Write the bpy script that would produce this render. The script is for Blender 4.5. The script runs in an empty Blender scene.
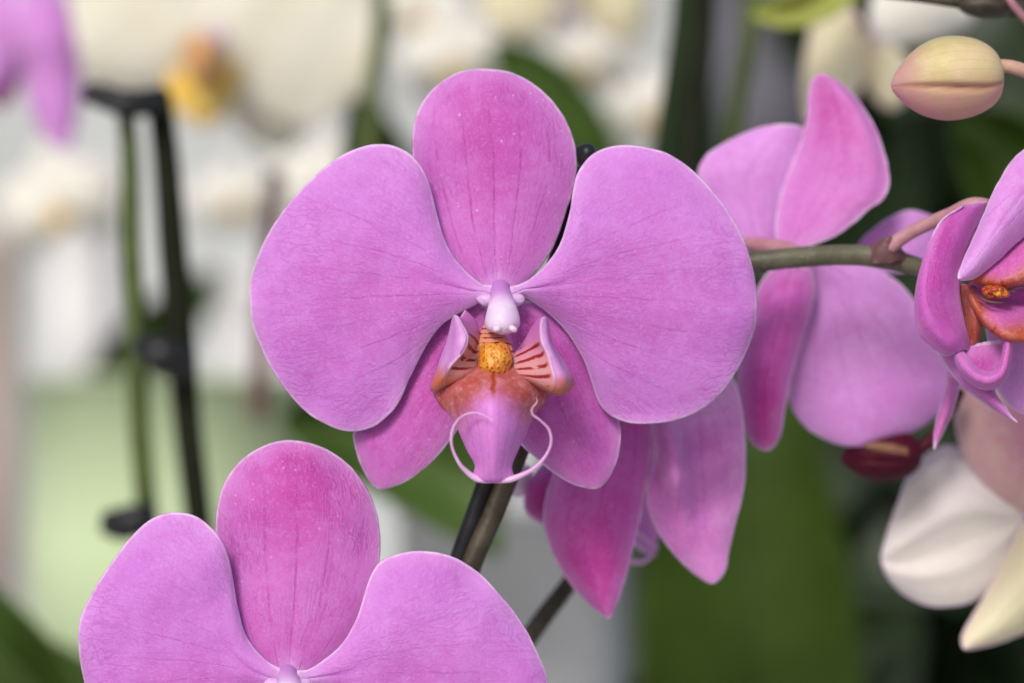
import bpy, bmesh, math, random
import numpy as np
from mathutils import Vector

SC = bpy.context.scene
COL = SC.collection
R = math.radians

# ------------------------------------------------------------------ camera, world, sun, exposure
D = 0.57                      # camera to the main flower (m)
S = 0.0002                    # metres per pixel at the main flower
cam = bpy.data.cameras.new('camera')
cam.sensor_width = 36.0
cam.lens = 36.0 * D / (1024 * S)
cam.clip_start = 0.01
cam.clip_end = 60
cam.dof.use_dof = True
cam.dof.focus_distance = D - 0.003
cam.dof.aperture_fstop = (cam.lens / 1000) / 0.0165
cam.dof.aperture_blades = 9
co = bpy.data.objects.new('camera', cam)
COL.objects.link(co)
co.location = (0, -D, 0)
co.rotation_euler = (R(90), 0, 0)
SC.camera = co

SUN_EL, SUN_AZ = R(36), R(-20)      # azimuth measured from behind the camera, to its left
world = bpy.data.worlds.new('World')
SC.world = world
world.use_nodes = True
wn = world.node_tree.nodes
wl = world.node_tree.links
sky = wn.new('ShaderNodeTexSky')
sky.sky_type = 'NISHITA'
sky.sun_disc = False
sky.sun_elevation = SUN_EL
sky.sun_rotation = math.pi - SUN_AZ
sky.air_density = 1.0
sky.dust_density = 3.0
wl.new(sky.outputs[0], wn['Background'].inputs[0])
wn['Background'].inputs[1].default_value = 0.09

sun = bpy.data.lights.new('sun', 'SUN')
sun.energy = 1.75
sun.angle = R(18)
sun.color = (1.0, 0.965, 0.925)
so = bpy.data.objects.new('sun', sun)
COL.objects.link(so)
sd = Vector((math.sin(SUN_AZ) * math.cos(SUN_EL), -math.cos(SUN_AZ) * math.cos(SUN_EL), math.sin(SUN_EL)))
so.rotation_euler = sd.to_track_quat('Z', 'Y').to_euler()

SC.view_settings.view_transform = 'Standard'
SC.view_settings.look = 'None'
SC.view_settings.exposure = 0.46
SC.view_settings.gamma = 1.0
try:
    SC.cycles.use_denoising = True
    SC.cycles.denoiser = 'OPENIMAGEDENOISE'
except Exception:
    pass

# ------------------------------------------------------------------ geometry helpers
def P(x, y, d=0.0):
    """the point seen at pixel (x, y) that stands d metres behind the main flower"""
    x, y, d = np.asarray(x, float), np.asarray(y, float), np.asarray(d, float)
    k = S * (D + d) / D
    return np.stack(np.broadcast_arrays((x - 512) * k, d, (341.5 - y) * k), -1)

def spline(pts, n, closed=False):
    """centripetal-ish Catmull-Rom resampled by arc length to n points"""
    p = np.asarray(pts, float)
    ext = np.vstack([2 * p[0] - p[1], p, 2 * p[-1] - p[-2]])
    out = []
    for i in range(1, len(ext) - 2):
        p0, p1, p2, p3 = ext[i - 1:i + 3]
        a = 0.5
        t0 = 0
        t1 = t0 + max(np.linalg.norm(p1 - p0), 1e-9) ** a
        t2 = t1 + max(np.linalg.norm(p2 - p1), 1e-9) ** a
        t3 = t2 + max(np.linalg.norm(p3 - p2), 1e-9) ** a
        t = np.linspace(t1, t2, 24, endpoint=False)[:, None]
        A1 = (t1 - t) / (t1 - t0) * p0 + (t - t0) / (t1 - t0) * p1
        A2 = (t2 - t) / (t2 - t1) * p1 + (t - t1) / (t2 - t1) * p2
        A3 = (t3 - t) / (t3 - t2) * p2 + (t - t2) / (t3 - t2) * p3
        B1 = (t2 - t) / (t2 - t0) * A1 + (t - t0) / (t2 - t0) * A2
        B2 = (t3 - t) / (t3 - t1) * A2 + (t - t1) / (t3 - t1) * A3
        out.append((t2 - t) / (t2 - t1) * B1 + (t - t1) / (t2 - t1) * B2)
    out.append(p[-1:])
    q = np.vstack(out)
    if n is None:
        return q
    s = np.concatenate([[0], np.cumsum(np.linalg.norm(np.diff(q, axis=0), axis=1))])
    tt = np.linspace(0, s[-1], n)
    return np.stack([np.interp(tt, s, q[:, k]) for k in range(q.shape[1])], -1)

def crom(P0, n):
    """uniform Catmull-Rom along axis 0 of an array, n samples"""
    m = len(P0)
    t = np.linspace(0, m - 1, n)
    i = np.clip(t.astype(int), 0, m - 2)
    f = (t - i).reshape((-1,) + (1,) * (P0.ndim - 1))
    ext = np.concatenate([2 * P0[:1] - P0[1:2], P0, 2 * P0[-1:] - P0[-2:-1]])
    a, b, c, d = ext[i], ext[i + 1], ext[i + 2], ext[i + 3]
    return 0.5 * (2 * b + (c - a) * f + (2 * a - 5 * b + 4 * c - d) * f ** 2 + (3 * b - a - 3 * c + d) * f ** 3)

def link(name, me, mat, parent=None, origin=None):
    o = bpy.data.objects.new(name, me)
    COL.objects.link(o)
    if mat is not None:
        me.materials.append(mat)
    if parent is not None:
        o.parent = parent
    return o

def base_of(parent):
    """world position of the chain above a part"""
    v = Vector((0, 0, 0))
    while parent is not None:
        v = v + parent.location
        parent = parent.parent
    return np.array(v)

def sheet(name, G, pc, edge, mat, parent=None, thick=0.0006, rim=0.0005, org=None):
    """a thin leaf of tissue: grid G (nv, nu, 3), a front and a back face that meet in a rounded rim.
    pc = (across, along) per vertex, edge = distance to the rim in metres"""
    nv, nu = G.shape[:2]
    du = np.gradient(G, axis=1)
    dv = np.gradient(G, axis=0)
    N = np.cross(du, dv)
    L = np.linalg.norm(N, axis=2, keepdims=True)
    N = np.where(L > 1e-14, N / np.maximum(L, 1e-14), 0)
    for r in (0, -1):
        bad = np.linalg.norm(N[r], axis=1) < .5
        N[r][bad] = N[1 if r == 0 else -2][bad]
    prof = np.sqrt(np.clip(edge / rim, 0, 1))[..., None]
    F = G - N * prof * thick / 2
    B = G + N * prof * thick / 2
    o0 = base_of(parent) if parent is not None else (np.zeros(3) if org is None else np.asarray(org, float))
    V = np.concatenate([F.reshape(-1, 3), B.reshape(-1, 3)]) - o0
    idx = np.arange(nv * nu).reshape(nv, nu)
    q = np.stack([idx[:-1, :-1], idx[1:, :-1], idx[1:, 1:], idx[:-1, 1:]], -1).reshape(-1, 4)
    fl = q[:, ::-1] + nv * nu
    me = bpy.data.meshes.new(name)
    me.from_pydata(V.tolist(), [], np.concatenate([q, fl]).tolist())
    at = me.attributes.new('pc', 'FLOAT_VECTOR', 'POINT')
    A = np.stack([pc[0], pc[1], edge * 100], -1).reshape(-1, 3)
    at.data.foreach_set('vector', np.concatenate([A, A]).astype(np.float32).ravel())
    bm = bmesh.new()
    bm.from_mesh(me)
    bmesh.ops.remove_doubles(bm, verts=bm.verts, dist=2e-6)
    bmesh.ops.dissolve_degenerate(bm, edges=bm.edges, dist=1e-7)
    bmesh.ops.recalc_face_normals(bm, faces=bm.faces)
    for f in bm.faces:
        f.smooth = True
    bm.to_mesh(me)
    bm.free()
    o = link(name, me, mat, parent)
    if parent is None and org is not None:
        o.location = org
    return o

def dist_to_contour(X, C):
    out = np.full(len(X), 1e9)
    A, Bp = C, np.roll(C, -1, 0)
    for a, b in zip(A, Bp):
        ab = b - a
        l = ab @ ab
        t = np.clip(((X - a) @ ab) / max(l, 1e-12), 0, 1)
        out = np.minimum(out, np.linalg.norm(X - a - t[:, None] * ab, axis=1))
    return out

def petal(name, mat, parent, left, tip, right, d0=0.0, tilt=0.0, bend=0.0, cup=0.0, side=0.0, rip=0.0006,
          groove=0.0004, seed=0, nu=41, nv=72, thick=0.00045, cross=None, wob=1.3, curl=0.0, org=None, fan=None):
    """a petal seen outline-on: left and right run from base to tip (pixels); depth follows the other numbers (metres).
    tilt, bend: how far the tip leans back; cup: how far both margins lean back; side: one margin back, other forward;
    curl: rim rolling back"""
    rng = np.random.RandomState(seed)
    if fan is None:
        fan = .92 if name == 'petal' else .5
    nl = len(left)
    full = spline(list(left) + [tip] + list(reversed(right)), None)
    k = nl * 24
    lp = spline_resample(full[:k + 1], nv)
    rp = spline_resample(full[k:][::-1], nv)
    # slightly irregular margins
    for e, ph in ((lp, 0), (rp, 3)):
        s = np.linspace(0, 1, nv)
        w = sum(rng.uniform(-1, 1) * np.sin(2 * np.pi * (f * s + rng.rand())) / f ** .6 for f in (4, 7, 11, 17)) * wob * .6
        nrm = np.gradient(e, axis=0)
        nrm = np.stack([nrm[:, 1], -nrm[:, 0]], -1) / (np.linalg.norm(nrm, axis=1, keepdims=True) + 1e-9)
        e += nrm * (w * np.sin(np.pi * np.clip(s * 1.02, 0, 1)) ** .5)[:, None]
    rp[-1] = lp[-1]
    s = np.linspace(-1, 1, nu)
    u = np.sin(s * np.pi / 2) * .85 + s * .15
    v = np.linspace(0, 1, nv)
    U, Vv = np.meshgrid(u, v)
    X = lp[:, None] * (1 - U[..., None]) / 2 + rp[:, None] * (1 + U[..., None]) / 2
    C = np.vstack([lp, rp[::-1]])
    ed = dist_to_contour(X.reshape(-1, 2), C[::2]).reshape(nv, nu)
    ed[:, 0] = ed[:, -1] = 0
    ed[-1] = 0
    ax = np.asarray(tip, float) - (lp[0] + rp[0]) / 2
    ln = np.linalg.norm(ax)
    ax /= ln
    bp = (lp[0] + rp[0]) / 2 - ax * ln * .06
    rel = X - bp
    th = np.arctan2(rel[..., 0] * ax[1] - rel[..., 1] * ax[0], rel @ ax) / 1.1
    th *= np.sign((th * U).sum())
    rr = np.linalg.norm(rel, axis=2) / ln
    wv = np.sin(np.pi * np.clip(Vv, 0, 1)) ** .6
    dep = d0 + tilt * Vv + bend * Vv ** 2 + cup * U ** 2 * wv + side * U * wv
    px = X[..., 0] / 40
    py = X[..., 1] / 40
    rp_ = np.zeros_like(px)
    for f in (.5, .9, 1.5, 2.4):
        a, b, c = rng.uniform(-1, 1), rng.uniform(-1, 1), rng.rand() * 6.3
        rp_ += np.sin(f * (px * math.cos(a * 3) + py * math.sin(a * 3)) * 1.6 + c + b) / (f + .4)
    edgy = np.exp(-ed / 22)
    dep = dep + rip * rp_ * (.45 + .9 * edgy) * np.clip(Vv * 3, 0, 1)
    dep = dep + groove * np.exp(-(U / .07) ** 2) * np.clip(1.1 - Vv, 0, 1) + curl * np.exp(-ed / 7)
    if cross is not None:
        dep = dep + cross(U, Vv, X)
    kk = S * (D + dep) / D
    G = P(X[..., 0], X[..., 1], dep)
    return sheet(name, G, ((1 - fan) * U + fan * th, (1 - fan) * Vv + fan * rr), ed * kk, mat, parent, thick, org=org)

def spline_resample(q, n):
    s = np.concatenate([[0], np.cumsum(np.linalg.norm(np.diff(q, axis=0), axis=1))])
    tt = np.linspace(0, s[-1], n)
    return np.stack([np.interp(tt, s, q[:, k]) for k in range(2)], -1)

def loft(name, mat, parent, rows, nu=33, nv=41, thick=0.0006, org=None, rim=0.0008):
    """a smooth sheet through rows of (x px, y px, depth m)"""
    A = np.array(rows, float)
    A = crom(A, nv)
    A = np.swapaxes(crom(np.swapaxes(A, 0, 1), nu), 0, 1)
    G = P(A[..., 0], A[..., 1], A[..., 2])
    sx = np.concatenate([np.zeros((nv, 1)), np.cumsum(np.linalg.norm(np.diff(G, axis=1), axis=2), axis=1)], 1)
    sy = np.concatenate([np.zeros((1, nu)), np.cumsum(np.linalg.norm(np.diff(G, axis=0), axis=2), axis=0)], 0)
    ed = np.minimum(np.minimum(sx, sx[:, -1:] - sx), np.minimum(sy, sy[-1:] - sy))
    U, Vv = np.meshgrid(np.linspace(-1, 1, nu), np.linspace(0, 1, nv))
    return sheet(name, G, (U, Vv), ed, mat, parent, thick, rim, org=org)

def tube_mesh(name, pts, rad, n=14, per=8, flat=1.0, wob=0.0, seed=0, org=(0, 0, 0)):
    """a round stalk through world points with a radius per point"""
    rng = np.random.RandomState(seed)
    A = np.concatenate([np.asarray(pts, float), np.asarray(rad, float)[:, None]], 1)
    m = (len(A) - 1) * per + 1
    Q = crom(A, m)
    C, r = Q[:, :3], np.maximum(Q[:, 3], 1e-6)
    T = np.gradient(C, axis=0)
    T /= np.linalg.norm(T, axis=1, keepdims=True) + 1e-12
    ref = np.array([0, 1.0, 0]) if abs(T[0, 1]) < .9 else np.array([1.0, 0, 0])
    V = []
    a = np.linspace(0, 2 * np.pi, n, endpoint=False)
    for i in range(m):
        n1 = ref - T[i] * (ref @ T[i])
        n1 /= np.linalg.norm(n1)
        ref = n1
        n2 = np.cross(T[i], n1)
        k = 1 + wob * (np.sin(3 * a + i * .35) * .5 + rng.uniform(-.5, .5, n))
        V.append(C[i] + (np.outer(np.cos(a) * k, n1) * flat + np.outer(np.sin(a) * k, n2)) * r[i])
    V = [C[:1]] + V + [C[-1:]]
    Vv = np.vstack(V) - np.asarray(org)
    F = []
    for i in range(m - 1):
        for j in range(n):
            F.append((1 + i * n + j, 1 + i * n + (j + 1) % n, 1 + (i + 1) * n + (j + 1) % n, 1 + (i + 1) * n + j))
    e = 1 + m * n
    for j in range(n):
        F.append((0, 1 + (j + 1) % n, 1 + j))
        F.append((e, 1 + (m - 1) * n + j, 1 + (m - 1) * n + (j + 1) % n))
    me = bpy.data.meshes.new(name)
    me.from_pydata(Vv.tolist(), [], F)
    bm = bmesh.new()
    bm.from_mesh(me)
    bmesh.ops.recalc_face_normals(bm, faces=bm.faces)
    for f in bm.faces:
        f.smooth = True
    bm.to_mesh(me)
    bm.free()
    return me

def tube(name, mat, parent, pts, rad, org=None, **kw):
    """stalk through (x px, y px, depth m), radii in px at that depth"""
    A = np.array(pts, float)
    W = P(A[:, 0], A[:, 1], A[:, 2])
    rw = np.asarray(rad, float) * S * (D + A[:, 2]) / D
    o0 = base_of(parent) if parent is not None else (W[0] if org is None else org)
    o = link(name, tube_mesh(name, W, rw, org=o0, **kw), mat, parent)
    if parent is None:
        o.location = o0
    return o

def blob(name, mat, parent, c, r, org=None, seed=0, rough=0.0, rot=0.0, freq=3.0, seg=28, sub=None):
    """a lumpy egg at pixel centre c = (x, y, depth), radii r = (x px, y px, depth m)"""
    rng = np.random.RandomState(seed)
    bm = bmesh.new()
    bmesh.ops.create_uvsphere(bm, u_segments=seg, v_segments=max(8, seg * 2 // 3), radius=1)
    C = P(*c)
    k = S * (D + c[2]) / D
    o0 = base_of(parent) if parent is not None else (C if org is None else org)
    ph = rng.uniform(0, 6.3, (5, 4))
    for v in bm.verts:
        p = np.array(v.co)
        w = 1 + rough * sum(math.sin(freq * (p[0] * math.cos(h[0]) + p[1] * math.cos(h[1]) + p[2] * math.cos(h[2])) * 1.5 + h[3]) for h in ph) / 2
        p = p * w
        q = np.array([p[0] * r[0] * k, p[1] * r[2], p[2] * r[1] * k])
        ca, sa = math.cos(rot), math.sin(rot)
        q = np.array([q[0] * ca - q[2] * sa, q[1], q[0] * sa + q[2] * ca])
        if sub is not None:
            q = sub(q, p)
        v.co = Vector((q + C - o0).tolist())
    for f in bm.faces:
        f.smooth = True
    me = bpy.data.meshes.new(name)
    bm.to_mesh(me)
    bm.free()
    o = link(name, me, mat, parent)
    if parent is None:
        o.location = o0.tolist()
    return o

def thing(name, label, cat, c, group=None):
    """an Empty at the thing's base that parents its parts"""
    o = bpy.data.objects.new(name, None)
    COL.objects.link(o)
    o.location = P(*c).tolist()
    o.empty_display_size = .01
    return tag(o, label, cat, group)

def tag(o, label, cat, group=None, kind=None):
    o['label'] = label
    o['category'] = cat
    if group:
        o['group'] = group
    if kind:
        o['kind'] = kind
    return o

# ------------------------------------------------------------------ materials
class NT:
    def __init__(self, name):
        self.m = bpy.data.materials.new(name)
        self.m.use_nodes = True
        self.t = self.m.node_tree
        self.b = self.t.nodes['Principled BSDF']
        self.out = self.t.nodes['Material Output']

    def n(self, kind, **ins):
        nd = self.t.nodes.new(kind)
        for k, v in ins.items():
            if hasattr(nd, k) and not k.startswith('i_'):
                setattr(nd, k, v)
        return nd

    def put(self, sock, v):
        if hasattr(v, 'is_linked') or isinstance(v, bpy.types.NodeSocket):
            self.t.links.new(v, sock)
        else:
            if isinstance(v, tuple) and len(v) == 3 and sock.type == 'RGBA':
                v = v + (1,)
            sock.default_value = v

    def math(self, op, a, b=0.0, c=0.0, clamp=False):
        nd = self.n('ShaderNodeMath', operation=op)
        nd.use_clamp = clamp
        for i, v in enumerate((a, b, c)):
            self.put(nd.inputs[i], v)
        return nd.outputs[0]

    def mix(self, f, a, b, mode='MIX'):
        nd = self.n('ShaderNodeMix', data_type='RGBA', blend_type=mode)
        self.put(nd.inputs[0], f)
        self.put(nd.inputs[6], a)
        self.put(nd.inputs[7], b)
        return nd.outputs[2]

    def ramp(self, x, lo, hi, to0=0.0, to1=1.0):
        nd = self.n('ShaderNodeMapRange', interpolation_type='SMOOTHSTEP')
        for i, v in enumerate((x, lo, hi, to0, to1)):
            self.put(nd.inputs[i], v)
        return nd.outputs[0]

    def noise(self, vec, scale, detail=2.0, rough=0.5, dist=0.0):
        nd = self.n('ShaderNodeTexNoise')
        self.put(nd.inputs['Vector'], vec)
        for k, v in (('Scale', scale), ('Detail', detail), ('Roughness', rough), ('Distortion', dist)):
            nd.inputs[k].default_value = v
        return nd.outputs[0]

    def voro(self, vec, scale, feature='F1', rnd=1.0):
        nd = self.n('ShaderNodeTexVoronoi', feature=feature)
        self.put(nd.inputs['Vector'], vec)
        nd.inputs['Scale'].default_value = scale
        nd.inputs['Randomness'].default_value = rnd
        return nd.outputs['Distance']

    def obj(self):
        return self.n('ShaderNodeTexCoord').outputs['Object']

    def attr(self):
        nd = self.n('ShaderNodeAttribute')
        nd.attribute_name = 'pc'
        sp = self.n('ShaderNodeSeparateXYZ')
        self.t.links.new(nd.outputs['Vector'], sp.inputs[0])
        return sp.outputs[0], sp.outputs[1], sp.outputs[2]

    def vec(self, x, y, z=0.0):
        nd = self.n('ShaderNodeCombineXYZ')
        for i, v in enumerate((x, y, z)):
            self.put(nd.inputs[i], v)
        return nd.outputs[0]

    def bump(self, h, strength=0.3, dist=0.0003):
        nd = self.n('ShaderNodeBump')
        nd.inputs['Strength'].default_value = strength
        nd.inputs['Distance'].default_value = dist
        self.put(nd.inputs['Height'], h)
        return nd.outputs[0]

    def finish(self, col, rough=0.5, nrm=None, trans=0.0, tcol=None, spec=0.3, sheen=0.0):
        b = self.b
        self.put(b.inputs['Base Color'], col)
        self.put(b.inputs['Roughness'], rough)
        b.inputs['Specular IOR Level'].default_value = spec
        b.inputs['Sheen Weight'].default_value = sheen
        b.inputs['Sheen Roughness'].default_value = .4
        if nrm is not None:
            self.t.links.new(nrm, b.inputs['Normal'])
        if trans > 0:
            tr = self.n('ShaderNodeBsdfTranslucent')
            self.put(tr.inputs['Color'], tcol if tcol is not None else col)
            if nrm is not None:
                self.t.links.new(nrm, tr.inputs['Normal'])
            mx = self.n('ShaderNodeMixShader')
            mx.inputs[0].default_value = trans
            self.t.links.new(b.outputs[0], mx.inputs[1])
            self.t.links.new(tr.outputs[0], mx.inputs[2])
            self.t.links.new(mx.outputs[0], self.out.inputs['Surface'])
        return self.m

def petal_mat(name, main, deep, pale, vein, rimc, patch=None, veins=7.0, vstr=0.35, net=0.3, specks=0.0, trans=0.24, basec=None, mott=0.5):
    """living petal tissue: deeper patch, paler base, fanning veins, a fine net towards the margin, sparkling cells"""
    k = NT(name)
    a, b, e = k.attr()
    ob = k.obj()
    big = k.noise(ob, 45, 3, .55)
    col = k.mix(k.ramp(big, .35, .68, 0, mott), main, pale)
    if patch is not None:              # (along centre, along half-width, across half-width, strength)
        pb, wb, wa, st = patch
        d1 = k.math('DIVIDE', k.math('SUBTRACT', b, pb), wb)
        d2 = k.math('DIVIDE', a, wa)
        rr = k.math('SQRT', k.math('ADD', k.math('POWER', k.math('ABSOLUTE', d1), 2.0), k.math('POWER', k.math('ABSOLUTE', d2), 2.0)))
        rr = k.math('ADD', rr, k.math('MULTIPLY', k.math('SUBTRACT', k.noise(ob, 120, 4, .65), .5), .9))
        col = k.mix(k.ramp(rr, 1.15, .1, 0, st), col, deep)
    if basec is not None:
        bb = k.math('ADD', b, k.math('MULTIPLY', k.math('ABSOLUTE', a), .12))
        col = k.mix(k.ramp(bb, .22, .06), col, basec)
    # fanning veins, forked by noise
    warp = k.noise(k.vec(k.math('MULTIPLY', a, 2.2), k.math('MULTIPLY', b, 3.0), 0.0), 2.3, 2, .5)
    av = k.math('ADD', a, k.math('MULTIPLY', k.math('SUBTRACT', warp, .5), .05))
    fr = k.math('ABSOLUTE', k.math('SUBTRACT', k.math('FRACT', k.math('ADD', k.math('MULTIPLY', av, veins * .5), .5)), .5))
    w1 = k.math('MULTIPLY', k.ramp(fr, .075, .012), k.ramp(k.math('ABSOLUTE', a), .95, .35))
    brk = k.noise(k.vec(k.math('MULTIPLY', a, 9.0), k.math('MULTIPLY', b, 6.0), 1.3), 1.6, 3, .6)
    w1 = k.math('MULTIPLY', w1, k.ramp(brk, .34, .62))
    w1 = k.math('MULTIPLY', w1, k.ramp(b, .97, .6))
    midv = k.math('MULTIPLY', k.ramp(k.math('ABSOLUTE', av), .015, .003), k.ramp(b, .95, .35, 0, .8))
    # fine net of veins, drawn out along the fan
    wv = k.vec(k.math('ADD', k.math('MULTIPLY', a, 34.0), k.math('MULTIPLY', brk, 3.0)), k.math('ADD', k.math('MULTIPLY', b, 9.0), k.math('MULTIPLY', warp, 5.0)), 0.0)
    nd = k.voro(wv, 1.0, 'DISTANCE_TO_EDGE')
    nmask = k.ramp(e, 1.2, .1, .55, 1.0)
    w2 = k.math('MULTIPLY', k.math('MULTIPLY', k.ramp(nd, .13, .0), nmask), k.ramp(k.noise(ob, 70, 2), .35, .6))
    vtot = k.math('MAXIMUM', k.math('MULTIPLY', k.math('MAXIMUM', w1, midv), vstr), k.math('MULTIPLY', w2, net))
    col = k.mix(vtot, col, vein)
    # sparkling surface cells
    cell = k.noise(ob, 1900, 3, .7)
    soft = k.noise(ob, 420, 3, .6)
    col = k.mix(k.ramp(cell, .50, .72, 0, .60), col, pale)
    col = k.mix(k.ramp(cell, .48, .28, 0, .40), col, deep)
    col = k.mix(k.ramp(soft, .5, .25, 0, .34), col, deep)
    if specks > 0:
        v = k.n('ShaderNodeTexVoronoi', feature='F1')
        k.put(v.inputs['Vector'], ob)
        v.inputs['Scale'].default_value = 820
        sz = k.n('ShaderNodeSeparateColor')
        k.t.links.new(v.outputs['Color'], sz.inputs[0])
        lim = k.ramp(sz.outputs[0], .40, 1.0, 0.0, .22)
        sp = k.math('MULTIPLY', k.math('LESS_THAN', v.outputs['Distance'], lim), k.math('MULTIPLY', k.ramp(k.math('ABSOLUTE', a), .9, .5), k.ramp(k.noise(ob, 90, 2), .42, .58)))
        col = k.mix(k.math('MULTIPLY', sp, specks), col, (.80, .52, .80))
    mid = k.noise(ob, 240, 4, .7)
    col = k.mix(k.ramp(mid, .48, .70, 0, .24), col, pale)
    col = k.mix(k.ramp(mid, .50, .30, 0, .20), col, deep)
    col = k.mix(k.ramp(e, .40, .0, 0, .30), col, rimc)
    col = k.mix(k.math('MULTIPLY', k.ramp(e, .075, .02, 0, .9), k.ramp(mid, .36, .6, .35, 1.0)), col, (.86, .64, .90))
    h = k.math('ADD', k.math('MULTIPLY', cell, .7), k.math('ADD', k.math('MULTIPLY', soft, .6), k.math('MULTIPLY', vtot, -.6)))
    nrm = k.bump(h, .5, .0004)
    return k.finish(col, .46, nrm, trans, k.mix(.5, col, deep), .22, .04)

def plain_mat(name, c1, c2, scale=200, rough=.5, trans=0.0, spec=.4, bump=.2, stretch=None):
    k = NT(name)
    ob = k.obj()
    if stretch:
        mp = k.n('ShaderNodeMapping')
        k.t.links.new(ob, mp.inputs[0])
        mp.inputs['Scale'].default_value = stretch
        ob = mp.outputs[0]
    nz = k.noise(ob, scale, 4, .6)
    col = k.mix(k.ramp(nz, .3, .72), c1, c2)
    return k.finish(col, rough, k.bump(k.noise(ob, scale * 4, 3), bump, .0003), trans, None, spec)

PINK_RIM = (.80, .45, .82)
M = {}
RIM = (.78, .42, .82)
M['petal'] = petal_mat('petal_orchid_pink', (.585, .195, .665), (.55, .120, .51), (.67, .30, .77), (.36, .050, .35), RIM,
                       patch=(.50, .55, .55, .60), veins=13, vstr=.42, net=.36, basec=(.70, .44, .78))
M['sepal'] = petal_mat('sepal_orchid_pink', (.58, .155, .57), (.53, .080, .44), (.65, .24, .67), (.34, .025, .27), RIM,
                       patch=(.68, .38, .46, .95), veins=8, vstr=.62, net=.42, specks=.7, basec=(.70, .40, .78))
M['sepal_deep'] = petal_mat('sepal_orchid_deep_flush', (.58, .150, .55), (.54, .070, .40), (.65, .24, .66), (.34, .025, .25), RIM,
                       patch=(.84, .40, .55, 1.0), veins=7, vstr=.55, net=.6, specks=.45, basec=(.72, .42, .80))
M['lateral'] = petal_mat('lateral_sepal_pink', (.58, .130, .54), (.52, .060, .39), (.65, .22, .63), (.36, .025, .27), RIM,
                         patch=(.35, .45, .6, .8), veins=7, vstr=.55, net=.42, specks=.4)
M['back'] = petal_mat('petal_underside_pink', (.64, .185, .60), (.59, .080, .40), (.71, .31, .72), (.44, .07, .37), RIM,
                      patch=(.85, .4, .7, .7), veins=9, vstr=.55, net=.34)
M['pale'] = petal_mat('petal_pale_lilac', (.68, .28, .73), (.62, .16, .55), (.76, .43, .86), (.48, .13, .48), RIM, veins=9, vstr=.5, net=.30)
M['drooping'] = petal_mat('petal_drooping_pink', (.74, .23, .70), (.70, .13, .55), (.83, .46, .84), (.54, .11, .48), RIM, veins=10, vstr=.6, net=.34, mott=.95)
M['magenta'] = petal_mat('sepal_magenta', (.62, .125, .55), (.58, .04, .34), (.70, .23, .66), (.42, .03, .28), RIM,
                         patch=(.85, .5, .7, .8), veins=10, vstr=.7, net=.34)
M['white'] = petal_mat('petal_white', (.77, .71, .72), (.71, .58, .67), (.81, .78, .70), (.74, .60, .66), (.88, .84, .84), veins=9, vstr=.4, net=.2, mott=.9)
M['cream'] = petal_mat('petal_cream', (.80, .76, .50), (.76, .64, .42), (.84, .80, .62), (.60, .48, .38), (.80, .58, .58), veins=9, vstr=.4, net=.12)
M['butter'] = petal_mat('petal_butter_white', (.74, .72, .58), (.70, .66, .46), (.78, .77, .70), (.66, .60, .48), (.80, .78, .70), veins=7, vstr=.3, net=.12, mott=.9)
M['ivory'] = petal_mat('petal_ivory', (.82, .81, .74), (.78, .75, .64), (.85, .85, .81), (.66, .60, .52), (.80, .78, .72), veins=7, vstr=.3, net=.12)
M['blush'] = petal_mat('petal_blush', (.70, .45, .44), (.58, .19, .36), (.74, .60, .50), (.56, .28, .40), (.76, .60, .62),
                       patch=(.25, .6, .9, .8), veins=7, vstr=.3, net=.12)

def lip_mat(name, orange=(.44, .085, .06), pink=(.64, .22, .66), lim=(.66, .34), orange2=(.52, .15, .14), bl=.45):
    k = NT(name)
    a, b, e = k.attr()
    ob = k.obj()
    nz = k.noise(ob, 260, 4, .6)
    bb = k.math('ADD', b, k.math('ADD', k.math('MULTIPLY', k.math('SUBTRACT', nz, .5), .14), k.ramp(k.math('ABSOLUTE', a), .0, .9, .16, -.06)))
    col = k.mix(k.ramp(bb, lim[0], lim[1]), pink, k.mix(k.ramp(nz, .35, .7), orange, orange2))
    blot = k.noise(ob, 520, 3, .7)
    col = k.mix(k.ramp(blot, .52, .72, 0, bl), col, (.68, .30, .46))
    aw = k.math('ADD', a, k.math('MULTIPLY', k.math('SUBTRACT', k.noise(ob, 700, 2), .5), .10))
    col = k.mix(k.math('MULTIPLY', k.ramp(k.math('ABSOLUTE', aw), .055, .02), k.ramp(b, .40, .27)), col, (.36, .05, .01))
    fr = k.math('ABSOLUTE', k.math('SUBTRACT', k.math('FRACT', k.math('MULTIPLY', aw, 4.0)), .5))
    col = k.mix(k.math('MULTIPLY', k.ramp(fr, .12, .02), k.ramp(b, .3, .6, .05, .28)), col, (.46, .07, .36))
    cell = k.noise(ob, 1500, 2)
    col = k.mix(k.ramp(cell, .5, .8, 0, .3), col, (.74, .40, .66))
    col = k.mix(k.ramp(e, .05, .012, 0, .5), col, (.74, .36, .66))
    return k.finish(col, .42, k.bump(k.math('ADD', cell, k.math('MULTIPLY', nz, 1.5)), .4, .0003), .22, None, .35)

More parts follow.
